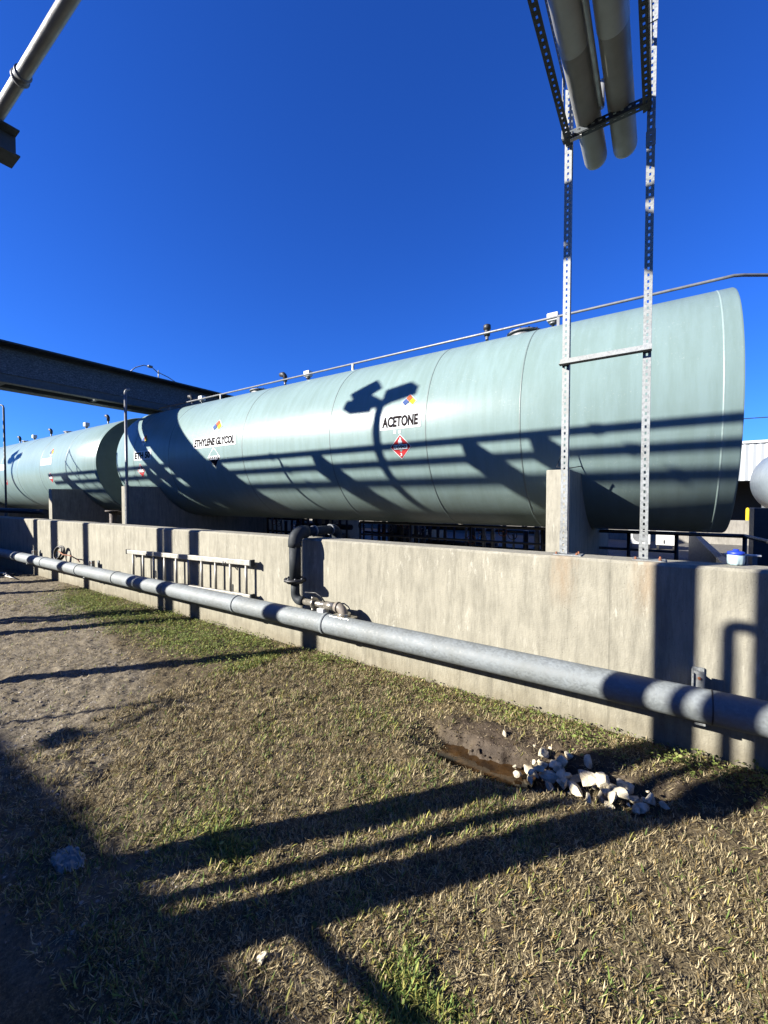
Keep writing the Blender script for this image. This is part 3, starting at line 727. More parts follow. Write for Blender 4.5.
# ------------------------------------------------------------------ ladder on the wall
lt = thing('aluminium_ladder', (-5.4,3.14,.4), 'aluminium ladder hung sideways on the wall above the thick pipe', 'ladder')
def lad(x, s): return .405+.40*s+(x+6.83)*.023
for s in (0,1):
    a = MB(); x0, x1 = -6.84, -3.92; z0, z1 = lad(x0,s), lad(x1,s); hh = .03
    a.add([(x0,3.115,z0-hh),(x1,3.115,z1-hh),(x1,3.165,z1-hh),(x0,3.165,z0-hh),(x0,3.115,z0+hh),(x1,3.115,z1+hh),(x1,3.165,z1+hh),(x0,3.165,z0+hh)],
          [(3,2,1,0),(4,5,6,7),(0,1,5,4),(1,2,6,5),(2,3,7,6),(3,0,4,7)]); a.build('side_rail', M['alu'], lt, bevel=.004)
    for xe in (x0, x1):
        e_ = MB(); zz = lad(xe,s); e_.box((xe-.012,3.11,zz-.036),(xe+.012,3.17,zz+.036)); e_.build('end_cap', M['pvc_dark'], lt)
for k in range(10):
    x = -6.68+k*.295; a = MB(); a.cyl((x,3.14,lad(x,0)+.028),(x+.0,3.14,lad(x,1)-.028), .016, 12); a.build('rung', M['alu'], lt)
for x in (-6.2,-4.4):
    h_ = thing('ladder_hook', (x,3.19,.9), 'steel hook holding the ladder to the wall, %s of the two' % ('left' if x<-5 else 'right'), 'hook', 'hooks holding the ladder')
    a = MB(); a.box((x-.02,3.208,.46),(x+.02,3.218,.56)); a.build('plate', M['steel_grey'], h_)
    z = lad(x,1); a = MB(); a.tube([(x,3.21,z-.04),(x,3.19,z-.045),(x,3.14,z-.045),(x,3.095,z-.042),(x,3.092,z+.0)], .008, 8); a.build('hook_arm', M['steel_grey'], h_)

# ------------------------------------------------------------------ transfer piping over the wall
tp = thing('transfer_piping', (-3.1,3.05,0), 'dark grey pipe looping over the wall from a steel valve on the thick pipe', 'piping')
X0, Y0 = -3.12, 3.04
a = MB(); a.cyl((X0,Y0,.79),(X0,Y0,1.15), .060, 24); a.build('riser', M['pvc_dark'], tp)
a = MB(); a.tube([(X0,Y0,1.12),(X0,Y0,1.165)]+arc((X0,Y0+.10,1.165),.10,PI,PI/2,(0,1,0),(0,0,1),8)+[(X0,Y0+.16,1.265)], .070, 24); a.build('elbow', M['pvc_dark'], tp)
a = MB(); a.cyl((X0,Y0+.16,1.265),(X0,3.60,1.265), .050, 24); a.build('crossover', M['pvc_dark'], tp)
for y in (3.31,3.58):
    a = MB(); a.cyl((X0,y,1.265),(X0,y+.022,1.265), .062, 24); a.build('collar_ring', M['steel_grey'], tp)
a = MB(); a.tube([(X0,3.60,1.265)]+arc((X0,3.62,1.175),.09,PI/2,0,(0,1,0),(0,0,1),8)+[(X0,3.71,.12)], .060, 24); a.build('drop_leg', M['pvc_dark'], tp)
a = MB(); a.cyl((X0,Y0,.765),(X0,Y0,.79), .115, 28); a.cyl((X0,Y0,.745),(X0,Y0,.765), .085, 28); fl_ = a.build('flange', M['black'], tp)
for k in range(8):
    an = k*PI/4; b_ = MB(); b_.cyl((X0+.095*math.cos(an),Y0+.095*math.sin(an),.79),(X0+.095*math.cos(an),Y0+.095*math.sin(an),.803), .009, 6); b_.build('bolt', M['steel_grey'], fl_)
a = MB(); a.tube([(X0,Y0,.745),(X0,Y0,.66)]+arc((X0+.075,Y0,.645),.075,PI,1.5*PI,(1,0,0),(0,0,1),8)+[(X0+.12,Y0,.57)], .046, 20); a.build('lower_elbow', M['pvc_dark'], tp)
a = MB(); a.cyl((X0+.12,Y0,.57),(-2.56,Y0,.575), .031, 20); a.build('steel_branch', M['stainless'], tp)
v_ = MB(); v_.cyl((-2.86,Y0,.572),(-2.84,Y0,.572), .058, 20); vv = v_.build('ball_valve', M['stainless'], tp)
v_ = MB(); v_.cyl((-2.70,Y0,.573),(-2.58,Y0,.575), .041, 20); v_.build('union', M['stainless'], tp)
v_ = MB(); v_.tube([(-2.70,Y0-.02,.61),(-2.74,Y0-.03,.66),(-2.80,Y0-.04,.69),(-2.93,Y0-.05,.68)], .007, 8); v_.build('lever', M['black'], vv)
for zz in (.63,.515):
    b_ = MB(); b_.cyl((-2.85,Y0-.03,zz-.012),(-2.85,Y0-.03,zz+.012), .012, 8); b_.build('bolt', M['stainless'], vv)
a = MB(); a.tube([(-2.58,Y0,.575)]+arc((-2.55,Y0,.50),.075,PI/2,0,(1,0,0),(0,0,1),8)+[(-2.475,Y0,.495)], .044, 20); a.cyl((-2.56,Y0,.575),(-2.54,Y0,.575), .052, 20); a.build('branch_elbow', M['brownpvc'], tp)
a = MB(); a.box((-2.60,Y0-.07,.488),(-2.36,Y0+.06,.503)); a.cyl((-2.475,Y0,.495),(-2.475,Y0,.53), .065, 20); a.build('saddle_flange', M['stainless'], tp, bevel=.003)
a = MB(); a.box((-2.78,Y0-.045,.498),(-2.70,Y0+.045,.540)); a.build('support_foot', M['white'], tp, bevel=.004)

# second riser far left
t2 = thing('crossover_pipe', (-14,3.05,0), 'black pipe rising at the far left end of the thick pipe above the wall', 'piping')
a = MB(); a.tube([(-14.2,3.04,.45),(-14.2,3.04,1.22)]+arc((-14.1,3.14,1.22),.14,PI,PI/2,(.7,.7,0),(0,0,1),6)+[(-13.9,3.4,1.34),(-11.7,3.62,1.33)], .06, 14); a.build('pipe_bend', M['black'], t2)
a = MB(); a.cyl((-14.2,3.04,.50),(-14.2,3.04,.53), .12, 18); a.build('flange', M['black'], t2)

# hose coil
hc = thing('hose_coil', (-9.42,3.1,.5), 'coil of dark hose hung over the thick pipe against the wall at left', 'hose')
a = MB(); pts = []
for k in range(150):
    an = k/150*2*PI*4.5; r = .135+.018*math.sin(k*.37)+.010*math.sin(k*.11)
    pts.append((-9.42+r*math.cos(an), 3.10+.03*math.sin(k*.2)+.02*math.cos(an*.5), .60+r*.85*math.sin(an)))
a.tube(pts, .012, 7); a.build('coiled_hose', M['hose'], hc)
a = MB(); a.tube([(-9.35,3.08,.64),(-9.1,3.06,.60),(-8.85,3.08,.60),(-8.6,3.1,.55),(-8.45,3.08,.515)], .010, 7); a.build('hose_tail', M['rust'], hc)

# thin posts behind the wall
def slim_post(x, y, top, arm, label, base_top, name='vent_post'):
    t_ = thing(name, (x,y,.1), label, 'post', 'thin posts standing behind the wall')
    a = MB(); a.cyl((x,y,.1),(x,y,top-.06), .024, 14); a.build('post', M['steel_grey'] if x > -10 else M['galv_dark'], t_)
    a = MB(); a.cyl((x,y,.1),(x,y,base_top), .038, 14); a.cyl((x,y,.1),(x,y,.13), .14, 14); a.build('sleeve', M['galv_dark'], t_)
    a = MB(); d = Vector(arm).normalized(); a.tube([(x,y,top-.08)]+arc(Vector((x,y,top-.06))+d*.06,.06,PI,PI/2,d,(0,0,1),5)+[Vector((x,y,top))+Vector(arm)], .020, 10); a.build('top_arm', M['galv2'], t_)
    return t_
slim_post(-8.06, 3.7, 3.60, (.01,.07,-.0), 'thin dark post behind the wall left of the ETHYLENE GLYCOL sign', 1.87)
slim_post(-14.75, 3.7, 4.15, (-.8,-.5,.05), 'thin post behind the wall at the far left edge with a bent arm', 1.3)

# ------------------------------------------------------------------ slotted uprights and overhead pipe frame
def slotted(mb, o, L_, U, V, length, width, th=.0035, pitch=.044, hw=.012, hh=.019):
    """plate from o along unit U for length, width along unit V, thickness along UxV, with a row of slots"""
    o = Vector(o); U = Vector(U); V = Vector(V); W = U.cross(V)
    def bx(u0,u1,v0,v1):
        vs = [o+U*u+V*v+W*w_ for w_ in (0,th) for u, v in ((u0,v0),(u1,v0),(u1,v1),(u0,v1))]
        mb.add(vs, [(3,2,1,0),(4,5,6,7),(0,1,5,4),(1,2,6,5),(2,3,7,6),(3,0,4,7)])
    c0 = width/2-hw/2; c1 = width/2+hw/2
    bx(0,length,0,c0); bx(0,length,c1,width)
    n = int(length/pitch); u = 0
    for k in range(n+1):
        h0 = k*pitch+pitch/2-hh/2; 
        if h0 >= length: bx(u,length,c0,c1); break
        bx(u,h0,c0,c1); u = min(h0+hh,length)
    else:
        if u < length: bx(u,length,c0,c1)
    return mb
fr = thing('pipe_support_frame', (-.34,3.35,1.19), 'galvanised slotted steel frame of two tall uprights on the wall carrying overhead pipes', 'frame')
for x in (-.622, -.112):
    a = MB(); slotted(a, (x,3.335,1.195), 0, (0,0,1), (1,0,0), 4.05 if x > -.5 else 3.4, .048); 
    slotted(a, (x+.048,3.339,1.195) , 0, (0,0,1), (0,1,0), 4.05 if x > -.5 else 3.4, .050)
    up = a.build('upright', M['galv2'], fr)
    b_ = MB(); slotted(b_, (x-.003,3.329,1.20), 0, (0,0,1), (1,0,0), .17, .054, .005); b_.build('splice_plate', M['galv2'], up)
    bp = MB(); bp.box((x-.04,3.29,1.190),(x+.15,3.42,1.197)); bpo = bp.build('base_plate', M['galv2'], fr)
    for dx, dy in ((-.02,.02),(.12,.02),(.12,.11)):
        b_ = MB(); b_.cyl((x+dx,3.29+dy,1.197),(x+dx,3.29+dy,1.213), .006, 8); b_.cyl((x+dx,3.29+dy,1.197),(x+dx,3.29+dy,1.203), .011, 6); b_.build('anchor_bolt', M['rust'] , bpo)
# joining brace at mid height
a = MB(); a.box((-.635,3.322,2.60),(-.06,3.327,2.645)); a.box((-.635,3.27,2.596),(-.06,3.327,2.600)); a.build('brace', M['galv2'], fr)
# splice piece high on right upright
a = MB(); slotted(a, (-.116,3.329,4.75), 0, (0,0,1), (1,0,0), .16, .056, .005); a.build('splice_plate', M['galv2'], fr)
a = MB(); slotted(a, (-.116,3.329,3.95), 0, (0,0,1), (1,0,0), .10, .056, .005); a.build('splice_plate', M['galv2'], fr)
# overhead rails (run back over the camera)
for x, s in ((-.612, 1), (-.135, -1)):
    a = MB(); slotted(a, (x,-3.2,4.185), 0, (0,1,0), (1,0,0), 6.53, .045, .004)
    slotted(a, (x if s > 0 else x+.045, -3.2, 4.190), 0, (0,1,0), (0,0,1), 6.53, .05, .004)
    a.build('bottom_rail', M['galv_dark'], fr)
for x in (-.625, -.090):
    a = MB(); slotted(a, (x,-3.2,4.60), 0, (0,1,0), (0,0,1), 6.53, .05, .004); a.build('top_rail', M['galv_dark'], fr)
for y in (3.30, .9, -1.5):
    a = MB(); slotted(a, (-.625,y,4.180), 0, (1,0,0), (0,-1,0), .54, .045, -.004)
    slotted(a, (-.625,y-.045,4.184), 0, (1,0,0), (0,0,1), .54, .04, .004); a.build('crossbar', M['galv_dark'], fr)
a = MB(); a.box((-.575,3.262,4.170),(-.50,3.292,4.174)); a.build('tag_plate', M['white'], fr)
for x in (-.625,-.092):
    for y in (3.25, 1.2,-1.0):
        a = MB(); slotted(a, (x,y,4.19), 0, (0,0,1), (0,1,0), .46, .045, .004); a.build('drop_strut', M['galv2'], fr)
# rear legs down to the ground behind the camera
for x in (-.622, -.124):
    a = MB(); slotted(a, (x,-3.15,0), 0, (0,0,1), (1,0,0), 4.7, .056); a.build('rear_leg', M['galv2'], fr)

def jpipe(x, y1, lab):
    t_ = thing('jacketed_pipe', (x,0,4.2), lab, 'pipe', 'pair of jacketed pipes in the overhead frame')
    a = MB(); a.lathe((x,-3.0,4.285),(0,1,0),[(0,0),(0,.080),(y1+3-.05,.080),(y1+3-.02,.076),(y1+3,.060),(y1+3.008,.03),(y1+3.01,0)], 36); a.build('pipe_body', M['jacket'], t_)
    a = MB(); a.lathe((x,-3.0,4.285),(0,1,0),[(.0,.081),(.0,.0835),(5.72,.0835),(5.725,.081)], 36); a.build('jacket_sleeve', M['jacket2'], t_)
    return t_
jpipe(-.462, 3.74, 'left of the two grey jacketed pipes lying in the overhead frame at the top')
jpipe(-.262, 3.74, 'right of the two grey jacketed pipes lying in the overhead frame at the top')
a = MB(); a.tube([(-.37,-3,4.235),(-.37,3.16,4.235),(-.37,3.22,4.26),(-.37,3.24,4.45)], .017, 10); tag(a.build('thin_conduit', M['rackpipe']), 'thin metal conduit lying between the two grey jacketed pipes overhead', 'conduit')

# ------------------------------------------------------------------ rack behind the camera (its pipe and beam end show at top left)
rk = thing('pipe_rack', (-6,.3,0), 'steel pipe rack whose beam end shows at the upper left edge', 'pipe rack')
def hbeam(mb, p0, p1, hw=.09, hz=.13, up=True, tf=.012):
    """I section along X or Y"""
    x0,y0,z0 = p0; x1,y1,z1 = p1
    if abs(x1-x0) > abs(y1-y0):
        mb.box((x0,y0-hw,z0+hz-tf),(x1,y0+hw,z0+hz)); mb.box((x0,y0-hw,z0-hz),(x1,y0+hw,z0-hz+tf)); mb.box((x0,y0-.006,z0-hz+tf),(x1,y0+.006,z0+hz-tf))
    else:
        mb.box((x0-hw,y0,z0+hz-tf),(x0+hw,y1,z0+hz)); mb.box((x0-hw,y0,z0-hz),(x0+hw,y1,z0-hz+tf)); mb.box((x0-.006,y0,z0-hz+tf),(x0+.006,y1,z0+hz-tf))
POSTS = [(-2.36,.3),(-6.1,-.36),(-7.66,.3),(-9.1,-.65),(-12.1,-1.0),(-12.4,.3),(-13.45,.3),(-15.2,-.5),(-18.2,-.5)]
for x, py_ in POSTS:
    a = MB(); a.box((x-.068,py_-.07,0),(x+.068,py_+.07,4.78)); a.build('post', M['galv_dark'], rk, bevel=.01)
    a = MB(); a.box((x-.15,py_-.15,0),(x+.15,py_+.15,.02)); a.build('base_plate', M['galv_dark'], rk)
for x, yr in ((-5.12,1.05),(-2.36,-.5),(-6.1,-.44),(-9.1,-1.2),(-12.1,-1.2),(-15.2,-1.2),(-18.2,-1.2)):
    a = MB(); hbeam(a, (x,yr,4.905), (x,1.42,4.905), .12, .122); a.build('crossbeam', M['galv_dark'], rk)
pl = []
for i, (y, r_) in enumerate(((1.275,.048),(.885,.048),(.49,.050))):
    t_ = thing('rack_pipe', (-6,y,5.0), ['grey metal pipe with a coupling crossing the top left corner','middle pipe on the rack, out of the photo','rear pipe on the rack, out of the photo'][i], 'pipe', 'pipes on the rack')
    a = MB(); a.cyl((-22,y,5.03+r_),(5,y,5.03+r_), r_, 28); a.build('pipe_run', M['rackpipe'], t_)
    for x in (-4.42,-10.3,-16.3):
        a = MB(); a.lathe((x,y,5.03+r_),(1,0,0),[(-.05,r_),(-.05,r_+.010),(-.038,r_+.010),(-.036,r_+.016),(-.022,r_+.016),(-.020,r_+.006),(.030,r_+.006),(.032,r_+.012),(.045,r_+.012),(.045,r_)], 28); a.build('coupling', M['steel_grey'], t_)

# risers next to the first post
rs = thing('pipe_riser', (-2.46,-.3,0), 'thick vertical pipe beside the camera whose shadow falls at the right end of the wall', 'pipe')
a = MB(); a.cyl((-2.36,-.3,0),(-2.36,-.3,4.7), .10, 20); a.build('pipe_run', M['galv'], rs)
a = MB(); a.tube([(-2.595,-.3,0),(-2.595,-.3,2.84)]+arc((-2.545,-.3,2.84),.05,PI,PI/2,(1,0,0),(0,0,1),5)+[(-2.40,-.3,2.89)], .033, 12); a.build('small_line', M['galv'], rs)
a = MB(); a.tube([(-2.36,-.3,.80),(4,-.3,.80)], .022, 10); a.build('side_line', M['galv'], rs)

# flood lights on tall poles
def flood(x, lab):
    t_ = thing('floodlight_pole', (x,.3,0), lab, 'light pole', 'floodlight poles on the rack side')
    a = MB(); a.cyl((x,.3,0),(x,.3,6.46), .066, 14); a.build('pole', M['galv_dark'], t_)
    for ang, tl, dz_, ds_ in ((R(186),R(-4),-.12,.42),(R(165),R(42),.17,.36),(R(8),R(-10),.02,.42)):
        d = Vector((math.cos(ang),math.sin(ang)*.5,0)).normalized(); c = Vector((x-.10,.3,6.56+dz_))+d*ds_
        a = MB(); a.tube([(x,.3,6.40),Vector((x-.05,.3,6.50+dz_*.5))+d*.3], .075, 8); ar = a.build('arm', M['galv_dark'], t_)
        rot = Matrix.Rotation(math.atan2(d.y,d.x),3,'Z') @ Matrix.Rotation(tl,3,'Y')
        a = MB(); a.box(c-Vector((.24,.12,.095)), c+Vector((.24,.12,.095)), rot); a.build('lamp_head', M['steel_grey'], t_, bevel=.008)
    return t_
flood(-8.52, 'floodlight pole whose three headed shadow falls beside the ACETONE sign')
flood(-26.6, 'floodlight pole whose shadow falls on the far left tank')

# emergency shower, casting the hooked shadow on the grass
sh = thing('safety_shower', (-6.3,-1.92,0), 'hook shaped safety shower whose shadow crosses the grass at left', 'shower')
a = MB(); a.tube([(-6.3,-1.92,0),(-6.3,-1.92,2.14)]+arc((-6.3,-1.98,2.14),.06,0,PI/2,(0,1,0),(0,0,1),5)+[(-6.3,-2.42,2.20),(-6.3,-2.5,2.16)], .02, 10); a.build('stand_pipe', M['yellow'], sh)
a = MB(); a.lathe((-6.3,-2.5,2.18),(0,0,-1),[(0,.02),(.03,.05),(.09,.13),(.10,.13),(.101,0)], 20); a.build('shower_head', M['yellow'], sh)

# unseen shed and low building, added to throw the big shadows
sd = thing('shadow_shed', (-16.5,.5,0), 'unseen shed added at the far left to shade the end of the wall', 'shed')
a = MB(); a.box((-19,-.6,0),(-14.35,.9,2.9)); a.build('wall_box', M['dull_siding'], sd)
a = MB(); a.box((-19.1,-.7,2.9),(-14.3,1.0,3.0)); a.build('roof', M['steel_grey'], sd)
bl = thing('shadow_building', (-8,-6,0), 'unseen low building added behind the camera to shade the near ground', 'building')
a = MB(); a.box((-34,-10,0),(7,-4.85,3.1)); a.build('wall_box', M['dull_siding'], bl)
a = MB(); a.box((-34.2,-10.2,3.1),(7.2,-4.66,3.228)); a.build('roof', M['steel_grey'], bl)
a = MB(); a.box((-4,-4.85,0),(-3,-4.80,2.1)); a.build('door', M['steel_grey'], bl)

# ------------------------------------------------------------------ bridge over the gap between the tanks
br = thing('pipe_bridge', (-13.5,3,0), 'dark galvanised steel bridge beam crossing overhead at left above the tanks', 'bridge')
XB, ZB, ZT = -13.15, 4.42, 5.36
a = MB(); a.box((XB-.02,-.9,ZB+.22),(XB,16,ZT-.10)); a.build('side_panel', M['mesh_panel'], br)
a = MB(); a.box((XB-.14,-.9,ZB),(XB+.06,16,ZB+.018)); a.box((XB-.045,-.9,ZB+.018),(XB-.03,16,ZB+.22)); a.build('bottom_flange', M['bridge_edge'], br)
a = MB(); a.box((XB-.10,-.9,ZT-.12),(XB+.03,16,ZT-.08)); a.box((XB-.30,-.9,ZT-.08),(XB+.40,16,ZT-.04)); a.build('top_rail', M['black'], br)
a = MB(); a.box((XB-.98,-.9,ZB),(XB-.62,16,ZB+.018)); a.box((XB-.79,-.9,ZB+.018),(XB-.77,16,ZB+.18)); a.box((XB-.98,-.9,ZB+.18),(XB-.62,16,ZB+.20)); a.build('rear_girder', M['galv_dark'], br)
for k in range(9):
    y = -.8+k*2.05; a = MB(); a.box((XB-.77,y,ZB+.02),(XB-.046,y+.10,ZB+.16)); a.build('cross_member', M['galv_dark'], br)
a = MB(); a.box((XB-.34,-.9,ZB+.24),(XB-.04,16,ZB+.27)); a.build('cable_tray', M['galv_dark'], br)
for y in (-.85,15.7):
    a = MB(); a.box((XB-.36,y-.1,0),(XB-.16,y+.1,ZB)); a.build('column', M['galv_dark'], br)
# small lamp on top of the bridge
bl2 = thing('bridge_lamp', (XB-.05,6.9,ZT-.04), 'small curved double arm lamp standing on top of the overhead bridge', 'lamp')
a = MB(); a.cyl((XB-.05,7.05,ZT-.04),(XB-.05,7.05,ZT+.32), .018, 8); a.build('stem', M['galv2'], bl2)
a = MB(); a.tube([(XB-.05,7.05,ZT+.22),(XB-.05,6.85,ZT+.36),(XB-.05,6.6,ZT+.36),(XB-.05,6.35,ZT+.22),(XB-.05,6.2,ZT+.05)], .014, 8); a.build('front_arm', M['galv2'], bl2)
a = MB(); a.tube([(XB-.05,7.05,ZT+.25),(XB-.05,7.35,ZT+.18),(XB-.05,7.75,ZT+.02)], .014, 8); a.build('rear_arm', M['galv2'], bl2)
a = MB(); a.box((XB-.10,6.72,ZT+.33),(XB+.0,6.86,ZT+.40)); a.build('lamp_head', M['steel_grey'], bl2, bevel=.02)
a = MB(); a.tube([(XB+.05,6.2,ZB-.01),(XB+.05,6.15,ZB-.15),(XB+.05,6.0,ZB-.22)], .008, 6); tag(a.build('loose_wire', M['black']), 'short loose wire dangling from the underside of the overhead bridge', 'wire')
# unseen platform, added to throw the patch of shade on the far tank
pf = thing('shadow_platform', (-19.7,1,0), 'unseen platform added at far left to shade a patch of the far tank', 'platform')
a = MB(); a.box((-20.0,-1.0,4.3),(-19.5,2.4,4.4)); a.build('deck', M['galv_dark'], pf)
a = MB()
for y in (-.9,.2,1.3,2.3): a.cyl((-19.52,y,4.4),(-19.52,y,5.3), .02, 8)
a.cyl((-19.52,-1,5.3),(-19.52,2.4,5.3), .02, 8); a.cyl((-19.52,-1,4.85),(-19.52,2.4,4.85), .02, 8); a.build('railing', M['galv_dark'], pf)
for y in (-.8,2.1):
    a = MB(); a.box((-19.8,y,0),(-19.65,y+.15,4.3)); a.build('column', M['galv_dark'], pf)

# ------------------------------------------------------------------ behind the wall: railing, manifolds, cabinets, small tank, building
gr_ = thing('guard_railing', (.3,8,.1), 'black pipe railing behind the tank at right, above the divider wall', 'railing')
a = MB(); a.cyl((-6.0,8,1.07),(1.05,8,1.07), .030, 8); a.cyl((1.05,8,1.07),(1.35,5.4,1.07), .030, 8); a.build('top_rail', M['black'], gr_)
a = MB(); a.cyl((-6.0,8,.78),(.22,8,.78), .022, 8); a.build('lower_rail', M['black'], gr_)
for x in (-6.0,-4.6,-3.2,-1.8,-.42,.23,1.05):
    a = MB(); a.cyl((x,8,.1),(x,8,1.07), .028, 8); a.build('rail_post', M['black'], gr_)
def manifold(x, y, seed, label):
    rg = random.Random(seed)
    t_ = thing('pipe_manifold', (x,y,.1), label, 'piping', 'dark pipe manifolds beneath the green tank')
    a = MB()
    for zz in (rg.uniform(.3,.5),rg.uniform(.62,.95)): a.cyl((x-1.1,y,zz),(x+1.1,y,zz+rg.uniform(-.03,.03)), rg.choice((.035,.055,.08)), 10)
    a.build('header', M['black'], t_)
    for k in range(9):
        xx = x-1.0+k*.25+rg.uniform(-.06,.06); hh = rg.uniform(.8,1.35)
        a = MB(); a.cyl((xx,y-.1,.1),(xx,y-.1,hh), rg.choice((.03,.045,.06)), 10); p = a.build('riser', rg.choice((M['black'],M['black'],M['steel_grey'])), t_)
        if rg.random() < .7:
            a = MB(); zz = rg.uniform(.65,1.2); rr = .10
            a.tube([(xx+rr*math.cos(q_*PI/6), y-.22, zz+rr*math.sin(q_*PI/6)) for q_ in range(13)], .010, 6, caps=False); a.cyl((xx,y-.1,zz),(xx,y-.22,zz), .012, 6); a.build('valve_wheel', rg.choice((M['black'],M['rust'],M['steel_grey'])), p)
    if seed % 2:
        a = MB(); a.cyl((x-.4,y+.5,.35),(x+.3,y+.5,.35), .17, 16); a.cyl((x+.3,y+.5,.35),(x+.5,y+.5,.35), .22, 16); a.build('pump_body', M['steel_grey'], t_)
LBL = ['just right of the thin dark post','below the ETHYLENE GLYCOL sign','between the glycol sign and the pipe loop','behind the dark pipe loop','below the ACETONE sign','just right of the ACETONE sign','next to the sunlit concrete pier']
for i, x in enumerate((-13.5,-11.2,-8.9,-6.9,-5.0,-3.6,-2.2)):
    manifold(x*1.25, 9.6+.35*(i%3), i, 'dark pipes and valves beneath the tank, '+LBL[i])
def cabinet(x0, x1, y, z0, z1, lab, fan):
    t_ = thing('equipment_cabinet', ((x0+x1)/2,y,.1), lab, 'cabinet', 'white cabinets behind the tank')
    a = MB(); a.box((x0,y,z0),(x1,y+.4,z1)); a.build('housing', M['white'], t_, bevel=.015)
    a = MB(); 
    for xx in (x0+.05,x1-.05): a.box((xx-.03,y+.05,.1),(xx+.03,y+.35,z0))
    a.build('stand', M['black'], t_)
    if fan:
        a = MB(); cx_ = (x0+x1)/2; a.cyl((cx_,y-.012,(z0+z1)/2),(cx_,y-.003,(z0+z1)/2), (z1-z0)*.36, 20); a.build('fan_grille', M['steel_grey'], t_)
    else:
        a = MB(); a.box(((x0+x1)/2-.06,y-.012,z0+.05),((x0+x1)/2-.03,y-.002,z0+.16)); a.build('handle', M['black'], t_)
cabinet(-.80,-.22,15,.24,.74,'white cabinet with a round fan grille under the right part of the tank', True)
cabinet(-.08,.42,15,.24,.74,'plain white cabinet without a fan, right of the one with the grille', False)
# small horizontal tank end-on
st = thing('small_tank', (3.2,13.0,1.2), 'small pale grey tank on a dark block at the right edge', 'tank')
a = MB(); a.lathe((3.22,13.0,2.12),(0,1,0),[(0,0),(.02,.42),(.06,.70),(.13,.88),(.25,.96),(3.6,.96),(3.75,.8),(3.8,0)], 48); a.build('shell', M['green_tank2'], st)
a = MB(); a.tube([(2.62,13.04,2.55),(2.50,13.05,2.44),(2.49,13.05,2.30),(2.56,13.04,2.20),(2.66,13.03,2.18)], .02, 6); a.build('letter_c', M['white'], st)  # letter C marking on the tank end, built as a bent tube
a = MB(); a.box((1.76,12.3,.1),(4.3,12.9,1.42)); tag(a.build('shade_black_saddle', M['black'], bevel=.01), 'block under the small grey tank at the right edge, coloured black for shade', 'saddle')  # saddle block, its front shade put in as black colour
# white corrugated building far right
bb = thing('warehouse', (8,22,0), 'white corrugated metal warehouse with a dark open bay in the right background', 'building')
a = MB(); n = 170; vs = []; 
pit = .14
for i in range(n+1):
    x = -8+i*pit; d = .035 if i % 2 else 0
    vs += [(x,26-d,2.52),(x,26-d,4.28)]
a.add(vs, [(2*i,2*i+2,2*i+3,2*i+1) for i in range(n)]); a.build('upper_cladding', M['siding'], bb)
a = MB(); a.box((-8,25.9,4.28),(16,26.1,4.40)); a.box((-8.1,26.1,4.32),(16.1,38,4.42)); a.build('roof_edge', M['white'], bb)
a = MB(); a.box((-8,32,0),(16,32.2,4.2)); a.build('rear_wall', M['black'], bb)  # coloured black so the open bay looks unlit
for x in (-8,-2,4,10,15.8):
    a = MB(); a.box((x,26.02,0),(x+.2,26.2,2.52)); a.build('bay_column', M['steel_grey'], bb)
# things stored in the bay
for i, (x, y, w_, h_, mm, lab) in enumerate(((3.1,21.5,.8,.62,'white','white bulk container in front of the open bay, left one'),(4.3,22.2,1.0,.8,'steel_grey','grey bulk container in front of the open bay, right one'))):
    t_ = thing('bulk_container', (x,y,0), lab, 'container', 'containers by the warehouse')
    a = MB(); a.box((x,y,.15),(x+w_,y+.8,.15+h_*1.3)); a.build('tank_body', M[mm], t_, bevel=.06)
    a = MB()
    for k in range(4): a.box((x+k*w_/3-.02,y-.03,.12),(x+k*w_/3+.02,y-.005,.2+h_*1.3))
    a.box((x-.02,y-.05,0),(x+w_+.02,y+.85,.12)); a.build('cage', M['steel_grey'], t_)
a = MB(); a.cyl((2.75,20.5,0),(2.75,20.5,1.25), .06, 10); a.lathe((2.75,20.5,1.25),(0,0,1),[(0,.06),(.05,.04),(.07,0)],10); tag(a.build('yellow_bollard', M['yellow']), 'yellow bollard beyond the far wall near the warehouse', 'bollard')
a = MB(); pts = [(-12+i*1.6, 19+.0*i, 4.32+.0035*(i-14)**2*1.2) for i in range(24)]; a.tube(pts, .016, 6); tag(a.build('overhead_cable', M['black']), 'thin overhead cable against the sky right of the tank', 'cable')

# plank and tub on the wall
a = MB(); a.box((.375,3.64,1.225),(.565,3.68,1.236)); pk = thing('step_board', (.47,3.6,1.2), 'narrow white board fixed behind the wall beside the white lidded tub', 'board')
a.build('board', M['white'], pk, bevel=.003)
a = MB(); a.box((.40,3.47,1.05),(.425,3.67,1.07)); a.box((.40,3.65,1.07),(.425,3.67,1.225)); a.box((.52,3.47,1.05),(.545,3.67,1.07)); a.box((.52,3.65,1.07),(.545,3.67,1.225)); a.build('support', M['steel_grey'], pk)
tb = thing('plastic_tub', (.405,3.40,1.19), 'small pale plastic tub with a blue lid standing on the wall top at right', 'tub')
a = MB(); n = 40; prof = [(.0,.036),(.012,.041),(.035,.045),(.062,.044),(.068,.040)]; vs = []
for d, r_ in prof:
    for k in range(n):
        an = 2*PI*k/n; rr = r_*(1+.07*math.cos(an*8)*(1 if d < .03 else .2)); vs.append((.405+rr*math.cos(an),3.40+rr*math.sin(an),1.192+d))
a.add(vs, [(i*n+k,i*n+(k+1)%n,(i+1)*n+(k+1)%n,(i+1)*n+k) for i in range(4) for k in range(n)]+[tuple(range(n))[::-1]], True); a.build('tub_body', M['paletub'], tb)
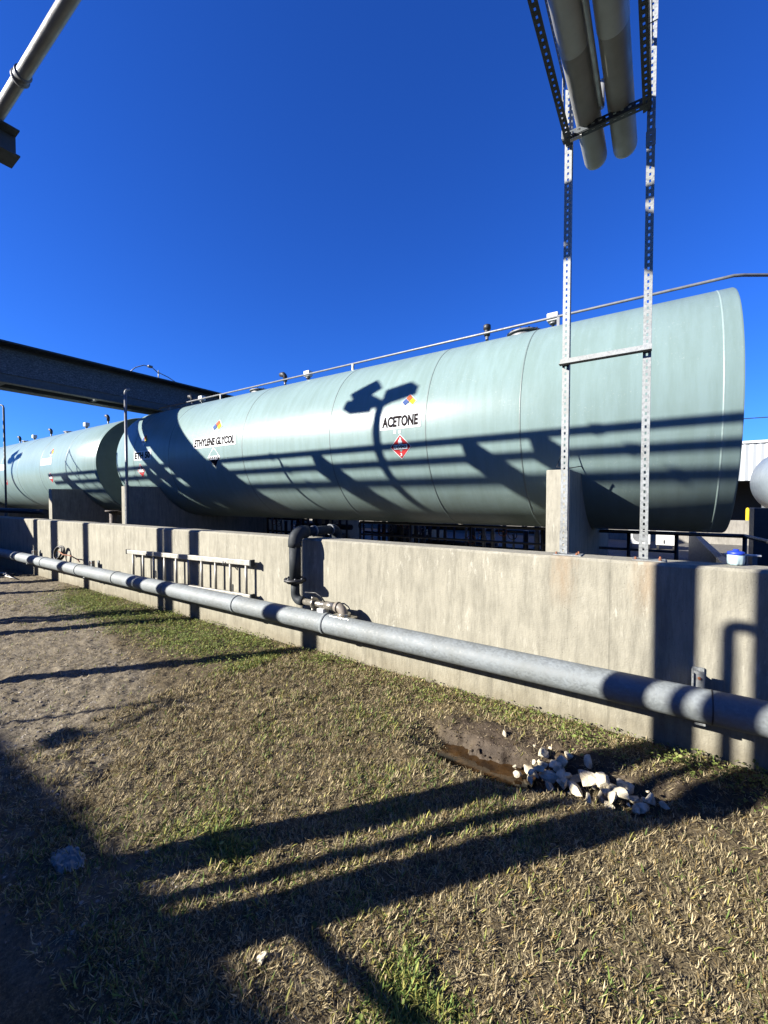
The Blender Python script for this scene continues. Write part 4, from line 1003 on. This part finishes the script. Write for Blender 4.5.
a = MB(); a.lathe((.405,3.40,1.256),(0,0,1),[(0,.040),(.001,.045),(.018,.044),(.022,.030),(.024,.016),(.034,.014),(.035,0)], 28); a.build('lid', M['bluecap'], tb)

# ------------------------------------------------------------------ light, sky, camera
AZ, EL = 40.0, 24.0      # light travels toward azimuth AZ (from +Y to +X)
sun = bpy.data.lights.new('sun', 'SUN'); sun.energy = 5.0; sun.angle = R(.55); sun.color = (1, .945, .86)
so = bpy.data.objects.new('sun', sun); COL.objects.link(so)
d = Vector((math.sin(R(AZ))*math.cos(R(EL)), math.cos(R(AZ))*math.cos(R(EL)), -math.sin(R(EL))))
so.rotation_euler = d.to_track_quat('-Z', 'Y').to_euler()
wd = bpy.data.worlds.new('World'); S.world = wd; wd.use_nodes = True; nt = wd.node_tree
sky = nt.nodes.new('ShaderNodeTexSky'); sky.sky_type = 'NISHITA'; sky.sun_disc = False
sky.sun_elevation = R(EL); sky.sun_rotation = R(180+AZ); sky.altitude = 200; sky.air_density = 1.0; sky.dust_density = .15; sky.ozone_density = 3.0
hs = nt.nodes.new('ShaderNodeHueSaturation'); hs.inputs['Saturation'].default_value = 1.12; hs.inputs['Value'].default_value = 1.0
bg = nt.nodes['Background']; nt.links.new(sky.outputs[0], hs.inputs['Color']); mx = nt.nodes.new('ShaderNodeMix'); mx.data_type = 'RGBA'; mx.blend_type = 'MULTIPLY'; mx.inputs[0].default_value = 1; mx.inputs[7].default_value = (.20,.475,1.13,1)
nt.links.new(hs.outputs[0], mx.inputs[6]); nt.links.new(mx.outputs[2], bg.inputs['Color']); bg.inputs['Strength'].default_value = .05
cam = bpy.data.cameras.new('camera'); cam.sensor_width = 36; cam.lens = 415/1024*36; cam.clip_end = 3000; cam.clip_start = .02
co_ = bpy.data.objects.new('camera', cam); COL.objects.link(co_); co_.location = (0,0,1.6); co_.rotation_euler = (R(90-1.65), 0, R(33.6)); S.camera = co_
S.view_settings.view_transform = 'Standard'; S.view_settings.look = 'None'; S.view_settings.gamma = 1; S.view_settings.exposure = 1.95
S.render.resolution_x = 768; S.render.resolution_y = 1024
S.cycles.use_denoising = True
